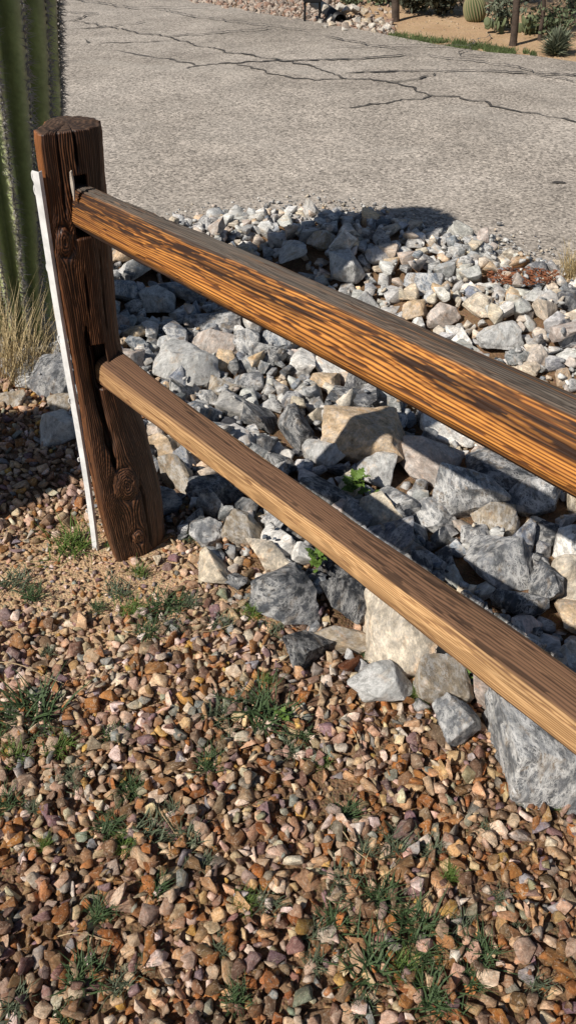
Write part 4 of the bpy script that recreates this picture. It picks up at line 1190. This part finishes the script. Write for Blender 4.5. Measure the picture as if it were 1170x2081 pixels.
def leafy(u, v, n, size, seed, label, z=.0, lift=.06):
    r = random.Random(seed); p = at(u, v, z); zz = float(terrain(p.x, p.y))
    root = empty('leafy_weed', (p.x, p.y, zz + lift * .4))
    shared = []
    for q in range(3):
        V, Fc = [], []
        nseg = 12
        for k in range(nseg + 1):
            f = k / nseg; w = .5 * math.sin(math.pi * f ** .8) * (1 + .38 * math.sin(k * 2.3 + q)) * .62 + .02
            zc_ = .22 * math.sin(f * 2.4) - .18 * f
            V += [(f, -w, zc_ + .07 * math.sin(k * 1.9)), (f, 0, zc_ - .05), (f, w, zc_ + .07 * math.sin(k * 2.3 + 1))]
        for k in range(nseg):
            Fc += [(3 * k, 3 * k + 1, 3 * k + 4, 3 * k + 3), (3 * k + 1, 3 * k + 2, 3 * k + 5, 3 * k + 4)]
        shared.append(mesh('leaf', V, Fc, M_GRASS[4], True))
    for k in range(n):
        a = k * 2.4 + r.uniform(-.4, .4); s = size * r.uniform(.6, 1.1); d = size * .25 * r.random()
        link('leaf', r.choice(shared), parent=root, loc=(d * math.cos(a), d * math.sin(a), lift * r.uniform(0, .6)), rot=(r.uniform(-.3, .3), -r.uniform(.1, .8), a), scale=(s, s, s))
    tag(root, label, 'weed', 'leafy green weeds among the rocks')
leafy(722, 985, 16, .046, 1, 'leafy green weed between rocks below the tan boulder', -.05, .10)
leafy(758, 1002, 12, .030, 5, 'small bright leafy weed left of the leaning grey rock', -.05, .08)
leafy(642, 1172, 16, .032, 2, 'leafy green weed between the dark kerb boulder and black rocks', .0, .10)
leafy(940, 1385, 9, .026, 3, 'leafy green weed just below the lower rail right of the tan kerb rock', .0, .06)
leafy(992, 1418, 16, .027, 4, 'leafy green weed beside the great boulder', .0, .06)
leafy(572, 1470, 6, .024, 6, 'tiny round-leaved weed beside the dark grass tuft in the gravel', .0, .05)
# dry fallen stalks on the gravel
TW = [(0, 1345, 130, 1392, 'long dry curved stalk lying on the gravel at the left edge'), (390, 1300, 470, 1268, 'thin dry stalk lying below the dark grass near the post'),
      (690, 1700, 760, 1745, 'pale dry stalk lying left of the grass in the lower gravel'), (820, 1850, 880, 1790, 'dry stalk crossing the lower right gravel'),
      (330, 1620, 352, 1700, 'short straw standing in the middle of the gravel'), (560, 1340, 640, 1322, 'pale straw beside the black wedge rock'),
      (120, 1900, 230, 1925, 'dry stalk at the lower left of the gravel'), (700, 1480, 742, 1560, 'thin dry stalk in the gravel below the pale kerb rock')]
M_TWIG = simple('dry_stalk', (.42, .31, .18), .8, 30, .3)
for i, (u0, v0, u1, v1, lab) in enumerate(TW):
    a, b = at(u0, v0, .03), at(u1, v1, .03); V, Fc = [], []; r = random.Random(i)
    nrm = Vector((-(b - a).y, (b - a).x, 0)).normalized(); n_ = 12
    for k in range(n_ + 1):
        f = k / n_; c = a.lerp(b, f) + nrm * .012 * math.sin(f * 3 + i) + Vector((0, 0, .006 * math.sin(f * 7 + i) + float(terrain(a.x, a.y)))); rr = .0014 * (1 - .6 * f)
        for m_ in range(5): V.append((c.x + rr * nrm.x * math.cos(m_ * 1.257), c.y + rr * nrm.y * math.cos(m_ * 1.257), c.z + rr * math.sin(m_ * 1.257)))
    for k in range(n_):
        for m_ in range(5): Fc.append((k * 5 + m_, k * 5 + (m_ + 1) % 5, k * 5 + 5 + (m_ + 1) % 5, k * 5 + 5 + m_))
    tag(link('dry_stalk', mesh('dry_stalk', V, Fc, M_TWIG, True)), lab, 'stalk')
# reddish mulch patch near the right of the rubble top
V, Fc = [], []; r = random.Random(4)
c1 = at(1060, 582, 0)
for k in range(520):
    a = r.uniform(0, 6.28); d = math.sqrt(r.random()); x, y = c1.x + .17 * d * math.cos(a), c1.y + .09 * d * math.sin(a)
    z = float(terrain(x, y)) + r.uniform(.045, .062); b = r.uniform(0, 6.28); L_ = r.uniform(.008, .022); w = .002
    dx, dy = math.cos(b) * L_, math.sin(b) * L_; k0 = len(V)
    V += [(x - dx, y - dy, z), (x - dy * .2, y + dx * .2, z + .003), (x + dx, y + dy, z + r.uniform(-.004, .004)), (x + dy * .2, y - dx * .2, z - .002)]
    Fc.append((k0, k0 + 1, k0 + 2, k0 + 3))
tag(link('bark_litter', mesh('bark_litter', V, Fc, simple('red_bark', (.20, .075, .035), .9, 40, .4))), 'reddish brown bark litter among the pale rocks on the right', 'litter', kind='stuff')
# broken bark chip by the cream boulder
p = at(712, 1352, .02); V, Fi = pebble_shape(991)
o = link('wood_chip', np_mesh('wood_chip', V, Fi, M_PEB), loc=(p.x, p.y, .03), rot=(.3, .5, .9), scale=(.05, .018, .014)); o.color = (.22, .08, .035, .1)
tag(o, 'reddish splintered wood chip lying left of the pale kerb rock', 'wood chip')

# ------------------------------------------------------------------ the far side of the road
M_BLACK = simple('black_metal', (.012, .012, .013), .45, 10, .2, .1)
M_BARK = simple('dark_bark', (.07, .05, .038), .9, 14, .45, .8, .01)
M_LEAF = simple('dusty_leaf', (.10, .125, .065), .7, 5, .35)
M_LEAF2 = simple('silver_leaf', (.15, .17, .115), .7, 5, .4)
M_LEAF3 = simple('dark_leaf', (.055, .06, .04), .75, 5, .4)
def gz(x, y): return float(terrain(x, y))

def box_bm(bm, cx, cy, cz, sx_, sy_, sz_, bev=.004):
    res = bmesh.ops.create_cube(bm, size=1, matrix=Matrix.Translation((cx, cy, cz)) @ Matrix.Diagonal((sx_, sy_, sz_, 1)))
    es = list({e for v in res['verts'] for e in v.link_edges})
    bmesh.ops.bevel(bm, geom=es, offset=bev, segments=2, affect='EDGES')
def bm_obj(name, bm, mat, parent, loc=(0, 0, 0)):
    me = bpy.data.meshes.new(name); bm.to_mesh(me); bm.free(); me.materials.append(mat)
    return link(name, me, parent=parent, loc=loc)
p = at(634, 38, .03); mb = empty('utility_box', (p.x, p.y, gz(p.x, p.y)))
for s in (-1, 1):
    bm = bmesh.new(); box_bm(bm, s * .083, 0, .10, .026, .03, .30); bm_obj('leg', bm, M_BLACK, mb)
bm = bmesh.new(); box_bm(bm, 0, .0, .345, .215, .14, .27, .012); bm_obj('box_body', bm, M_BLACK, mb)
bm = bmesh.new(); box_bm(bm, 0, .0, .49, .235, .16, .02, .006); bm_obj('lid', bm, M_BLACK, mb)
tag(mb, 'black box on two short legs beyond the road at the top', 'utility box')

# white stones round a dark culvert mouth
far_shapes = rub_meshes
cp = at(692, 38, .04)
cv = empty('culvert_pipe', (cp.x, cp.y, gz(cp.x, cp.y) + .03)); cv.rotation_euler = (0, 0, R(12))
def ring_tube(r0, r1, y0, y1, n=28):
    V = []
    for (rr, yy) in ((r1, y0), (r0, y0), (r0, y1), (r1, y1)):
        for k in range(n):
            a = 2 * math.pi * k / n; V.append((rr * math.cos(a), yy, rr * math.sin(a)))
    Fc = [(j * n + k, j * n + (k + 1) % n, (j + 1) % 4 * n + (k + 1) % n, (j + 1) % 4 * n + k) for j in range(4) for k in range(n)]
    return V, Fc
link('pipe', mesh('pipe', *ring_tube(.07, .08, 0, 1.2), M_BLACK, True), parent=cv)
V = [(.07 * math.cos(2 * math.pi * k / 28), .5, .07 * math.sin(2 * math.pi * k / 28)) for k in range(28)]
link('pipe_dark_disc', mesh('pipe_dark_disc', V, [tuple(range(28))], M_BLACK), parent=cv)  # black disc standing in for the dark inside the pipe
tag(cv, 'dark round culvert mouth between white stones beyond the road', 'culvert')
r = random.Random(12)
cstones = [(664, 14, 22, 16), (672, 26, 24, 16), (676, 36, 18, 14), (690, 14, 24, 14), (704, 18, 22, 14), (712, 36, 20, 18), (724, 28, 24, 14), (732, 40, 18, 10), (744, 30, 18, 12), (756, 38, 18, 12), (766, 28, 18, 12), (776, 34, 16, 12), (650, 30, 16, 12), (786, 42, 20, 10), (762, 48, 18, 10),
           (720, 16, 24, 14), (660, 40, 14, 8), (742, 20, 16, 10), (700, 46, 14, 8), (776, 46, 14, 8)]
for i, (u, v, w, h) in enumerate(cstones):
    q = at(u, v, .08); _, _, d = proj(q); s = w * d / FPX / 2
    z = gz(q.x, q.y) + (.09 if v < 25 else .03)
    o = link('rock', r.choice(rub_meshes), loc=(q.x, q.y, z), rot=(r.uniform(-.3, .3), r.uniform(-.3, .3), r.uniform(0, 6)), scale=(s, s * .9, s * .75))
    tn = TINT[WHITE if i % 3 != 2 else CREAM]; o.color = (tn[0] * .8, tn[1] * .76, tn[2] * .7, .4)
    side = direction(u - 692, v - 32)
    lab = ref_label('small' if w < 20 else 'bigger', 'white' if i % 3 != 2 else 'cream', 'rock', u, v, [('culvert mouth', 692, 32), ('black box', 634, 10), ('bushes beyond the road', 850, 10)], 'far')
    tag(o, lab, 'rock', 'pale rocks around the culvert beyond the road')

# gravel along the far verge
items = []; r = random.Random(5)
for _ in range(5200):
    u, v = r.uniform(380, 800), r.uniform(-40, 62)
    if v > 2 + (u - 440) * .17 + 4 + 6 * float(fnoise(u / 14, 2)): continue
    if u > 690 and v < 42 and r.random() < .8: continue
    q = at(u, v, .02); s = r.uniform(.012, .034) * (1 if r.random() < .9 else 1.6)
    k = r.uniform(.7, 1.15); tn = r.choice(((.40, .34, .29, .1), (.30, .26, .23, .1), (.46, .40, .34, .1), (.33, .22, .17, .1)))
    items.append((r.randrange(len(peb_shapes)), rs_matrix((r.uniform(-1, 1), r.uniform(-1, 1), r.uniform(0, 6)), (s * 1.2, s, s * .7)), np.array((q.x, q.y, gz(q.x, q.y) + s * .3)), tuple(c * k for c in tn[:3]) + (.1,)))
for _ in range(900):     # loose stones on the sandy verge to the right and a pale line along the kerb
    u, v = r.uniform(780, 1230), r.uniform(-10, 130)
    ve = 50 + (u - 700) * .158
    if v > ve + 2: continue
    if v < ve - 16 and r.random() < .6: continue
    q = at(u, v, .02); s = r.uniform(.005, .013); k = r.uniform(.8, 1.15)
    items.append((r.randrange(len(peb_shapes)), rs_matrix((r.uniform(-1, 1), r.uniform(-1, 1), r.uniform(0, 6)), (s * 1.2, s, s * .6)), np.array((q.x, q.y, gz(q.x, q.y) + s * .2)), (.44 * k, .35 * k, .25 * k, .1)))
me = join_stones('verge_gravel', items, peb_shapes, M_PEB_S, False)
tag(link('verge_gravel', me), 'pinkish grey gravel along the far side of the road', 'gravel', kind='stuff')

# short green grass strip on the far verge
V, Fc = [], []; r = random.Random(8)
for _ in range(6000):
    u = r.uniform(790, 1090); mid = 66 + (u - 800) * .125; v = r.gauss(mid, 5.5 if u < 1010 else 3)
    if abs(v - mid) > 15 or float(fnoise(u / 16, v / 5, 3)) < .28: continue
    q = at(u, v, .03); z = gz(q.x, q.y); a = r.uniform(0, 6.28); L_ = r.uniform(.015, .045); k0 = len(V); w = .0045
    V += [(q.x - w * math.cos(a), q.y - w * math.sin(a), z), (q.x + w * math.cos(a), q.y + w * math.sin(a), z), (q.x + r.uniform(-.02, .02), q.y + r.uniform(-.02, .02), z + L_)]
    Fc.append((k0, k0 + 1, k0 + 2))
tag(link('verge_grass', np_mesh('verge_grass', V, Fc, simple('verge_grass', (.085, .115, .04), .7, 4, .4))), 'short green grass strip along the far road edge', 'grass', kind='stuff')

# barrel cactus with yellow fruit
q = at(964, 37, .03); bc = empty('barrel_cactus', (q.x, q.y, gz(q.x, q.y)))
nr_, nc, nv = 22, 22 * 8, 40
rings, rv = [], []
for k in range(nv):
    f = k / (nv - 1); a = f * math.pi * .94 + .06
    z = .115 - .125 * math.cos(a); rad = .132 * math.sin(a) ** .55
    th = np.linspace(0, 2 * math.pi, nc, endpoint=False)
    pr = (.5 + .5 * np.cos(nr_ * (th + f * .8))) ** .8
    q_ = rad * (1 - .16 * (1 - pr)); rings.append(np.stack([q_ * np.cos(th) - .12 * z, q_ * np.sin(th), np.full(nc, z)], -1)); rv.append(pr)
me = tube_mesh('barrel_stem', np.array(rings), None)
t = NT('barrel_cactus_skin', .75, .2); rb_ = t.attr('rib').outputs['Fac']
me.materials.append(t.out(t.ramp(rb_, [(0, (.06, .085, .035)), (.6, (.15, .17, .08)), (1, (.26, .20, .12))])))
attr(me, 'rib', np.array(rv)); link('barrel_stem', me, parent=bc)
M_YEL = simple('yellow_fruit', (.70, .48, .02), .6, 30, .2)
fm = mesh('fruit', *[list(map(tuple, x)) for x in ICO[2]], M_YEL, True)
for k in range(9):
    a = k * .7; link('fruit', fm, parent=bc, loc=(-.035 + .045 * math.cos(a) * (k % 3 > 0), .045 * math.sin(a) * (k % 3 > 0) - .02,   .238), scale=(.016, .016, .024))
tag(bc, 'round barrel cactus with yellow fruit on top beyond the road', 'cactus')

# leafy shrub builder
def shrub(u, v, w, h, n, mat, name, label, cat, seed, leaf=.03, strappy=False, stems=7, group=None, zoff=0):
    r = random.Random(seed); q = at(u, v, .03); base = Vector((q.x, q.y, gz(q.x, q.y) - .01)); root = empty(name, base)
    V, Fc = [], []; SV, SF = [], []
    tips = []
    for k in range(stems):
        a = r.uniform(0, 6.28); d = r.uniform(.2, 1) * w * .42; top = Vector((d * math.cos(a), d * math.sin(a), h * r.uniform(.55, .95)))
        tips.append(top); k0 = len(SV)
        for s_ in range(4):
            f = s_ / 3; c = top * f; rr = (.014 if w > .4 else .009) * (1 - .7 * f)
            for m_ in range(5): SV.append((c.x + rr * math.cos(m_ * 1.257), c.y + rr * math.sin(m_ * 1.257), c.z))
        for s_ in range(3):
            for m_ in range(5): SF.append((k0 + s_ * 5 + m_, k0 + s_ * 5 + (m_ + 1) % 5, k0 + s_ * 5 + 5 + (m_ + 1) % 5, k0 + s_ * 5 + 5 + m_))
    for _ in range(n):
        tp = r.choice(tips); f = r.uniform(.25, 1.1)
        if strappy:
            a = r.uniform(0, 6.28); el = r.uniform(.15, 1.4); d = Vector((math.cos(a) * math.cos(el), math.sin(a) * math.cos(el), math.sin(el)))
            b = tp * r.uniform(0, .5); L_ = h * r.uniform(.4, .8); s = d.cross(Vector((0, 0, 1))).normalized() * leaf * .25
            k0 = len(V); V += [b - s, b + s, b + d * L_ * .6 + s * .8, b + d * L_ + Vector((0, 0, -.05 * L_)), b + d * L_ * .6 - s * .8]; Fc.append((k0, k0 + 1, k0 + 2, k0 + 3, k0 + 4))
        else:
            c = tp * f + Vector((r.gauss(0, w * .12), r.gauss(0, w * .12), r.gauss(0, h * .10)))
            if c.z < .02: continue
            a = Vector((r.gauss(0, 1), r.gauss(0, 1), r.gauss(0, 1))).normalized() * leaf * r.uniform(.5, 1.1); b = a.cross(Vector((r.gauss(0, 1), r.gauss(0, 1), r.gauss(0, 1)))).normalized() * leaf * .4
            k0 = len(V); V += [c - a, c + b, c + a, c - b]; Fc.append((k0, k0 + 1, k0 + 2, k0 + 3))
    link('foliage', mesh('foliage', V, Fc, mat), parent=root); link('stems', mesh('stems', SV, SF, M_BARK, True), parent=root)
    tag(root, label, cat, group); return root
shrub(1128, 100, .36, .27, 620, M_LEAF2, 'desert_shrub', 'silvery grey-green strappy shrub by the far road edge on the right', 'shrub', 1, .035, True)
shrub(1015, 55, .40, .42, 500, M_LEAF2, 'desert_shrub', 'pale grey-green shrub between the barrel cactus and the nearer trunk', 'shrub', 2, .04)
shrub(1120, 70, .55, .30, 500, M_LEAF, 'desert_shrub', 'green low shrub behind the silvery strappy shrub', 'shrub', 3, .035)
shrub(1158, 28, .45, .40, 400, M_LEAF2, 'desert_shrub', 'pale shrub in the top right corner', 'shrub', 4, .035)
shrub(892, 24, .75, .60, 1600, M_LEAF3, 'dark_bush', 'dark bush just left of the barrel cactus beyond the road', 'shrub', 5, .045, False, 12)
shrub(838, 20, .60, .55, 1300, M_LEAF3, 'dark_bush', 'dark bush right of the stubby trunk beyond the road', 'shrub', 6, .045, False, 12)
shrub(772, 6, .5, .35, 500, M_LEAF, 'low_shrub', 'low green shrub left of the dark bushes beyond the road', 'shrub', 7, .035)
shrub(712, 4, .4, .2, 400, M_LEAF, 'low_shrub', 'low green shrub behind the white culvert rocks', 'shrub', 8, .03)
shrub(1070, 5, .5, .3, 300, M_LEAF2, 'desert_shrub', 'pale shrub behind the two thin trunks at the top', 'shrub', 9, .035)

# prickly pear: flat oval pads
M_PAD = simple('cactus_pad', (.12, .14, .07), .7, 9, .3)
def prickly(u, v, n, size, seed, label):
    r = random.Random(seed); q = at(u, v, .03); root = empty('prickly_pear', (q.x, q.y, gz(q.x, q.y)))
    pad = mesh('pad', [tuple(x * np.array([.5, .10, .62]) + np.array([0, 0, .55])) for x in ICO[2][0]], [tuple(f) for f in ICO[2][1]], M_PAD, True)
    for k in range(n):
        a = r.uniform(0, 6.28); d = r.uniform(0, size * 1.5)
        link('pad', pad, parent=root, loc=(d * math.cos(a), d * .7 * math.sin(a), r.choice((0, 0, .7, 1.2)) * size * .8), rot=(r.uniform(-.4, .4), r.uniform(-.5, .5), r.uniform(0, 3.1)), scale=(size,) * 3)
    tag(root, label, 'cactus', 'prickly pears beyond the road')
prickly(1075, 62, 22, .085, 1, 'prickly pear cactus with rounded pads between the two thin trunks')
prickly(1000, 60, 10, .075, 2, 'smaller prickly pear left of the nearer trunk')

# trees
def tree(u, v, r0, height, lean, label, seed, crown=True):
    r = random.Random(seed); q = at(u, v, .03); root = empty('desert_tree', (q.x, q.y, gz(q.x, q.y)))
    V, Fc = [], []
    def limb(p0, p1, ra, rb, n=12, m=10, wob=.03):
        k0 = len(V); ph = r.uniform(0, 50)
        for i in range(n + 1):
            f = i / n; c = p0.lerp(p1, f); c = c + Vector(((float(fnoise(f * 4 + ph, 1)) - .5), (float(fnoise(f * 4 + ph, 9)) - .5), 0)) * wob * 2 * math.sin(math.pi * f)
            for j in range(m):
                a = 2 * math.pi * j / m; rr = (ra + (rb - ra) * f) * (1 + .18 * (float(fnoise(j * 1.3 + ph, f * 9)) - .5)) * (1 + .35 * max(0, .08 - f) / .08)
                V.append((c.x + rr * math.cos(a), c.y + rr * math.sin(a), c.z))
        for i in range(n):
            for j in range(m): Fc.append((k0 + i * m + j, k0 + i * m + (j + 1) % m, k0 + (i + 1) * m + (j + 1) % m, k0 + (i + 1) * m + j))
    fork = Vector((lean[0], lean[1], height * .42))
    limb(Vector((0, 0, -.05)), fork, r0, r0 * .75)
    tips = []
    for k in range(5):
        a = k * 1.26 + r.uniform(-.3, .3); e = fork + Vector((math.cos(a) * height * .28, math.sin(a) * height * .28, height * r.uniform(.3, .5)))
        limb(fork, e, r0 * .6, r0 * .18, 10, 7, .1); tips.append(e)
        for _ in range(2):
            e2 = e.lerp(fork, .4) + Vector((r.uniform(-.4, .4), r.uniform(-.4, .4), r.uniform(.2, .5))); limb(e.lerp(fork, .5), e2, r0 * .25, r0 * .08, 6, 5, .05); tips.append(e2)
    link('trunk', mesh('trunk', V, Fc, M_BARK, True), parent=root)
    if crown:
        CV, CF = [], []
        for _ in range(5200):
            tp = r.choice(tips); c = tp + Vector((r.gauss(0, .22), r.gauss(0, .22), r.gauss(0, .17)))
            a = Vector((r.gauss(0, 1), r.gauss(0, 1), r.gauss(0, 1))).normalized() * .03; b = a.cross(Vector((r.gauss(0, 1), r.gauss(0, 1), r.gauss(0, 1)))).normalized() * .012
            k0 = len(CV); CV += [c - a, c + b, c + a, c - b]; CF.append((k0, k0 + 1, k0 + 2, k0 + 3))
        link('crown', mesh('crown', CV, CF, M_LEAF), parent=root)
    tag(root, label, 'tree', 'small trees beyond the road')
tree(1043, 82, .038, 2.6, (-.06, .1), 'small tree with the thicker dark trunk beyond the road on the right', 1)
tree(1098, 74, .022, 2.2, (-.06, .1), 'small tree with the thinner trunk right of the thicker one', 2)
tree(803, 34, .045, 2.4, (.0, .1), 'small tree with a stubby brown trunk left of the dark bushes', 3)
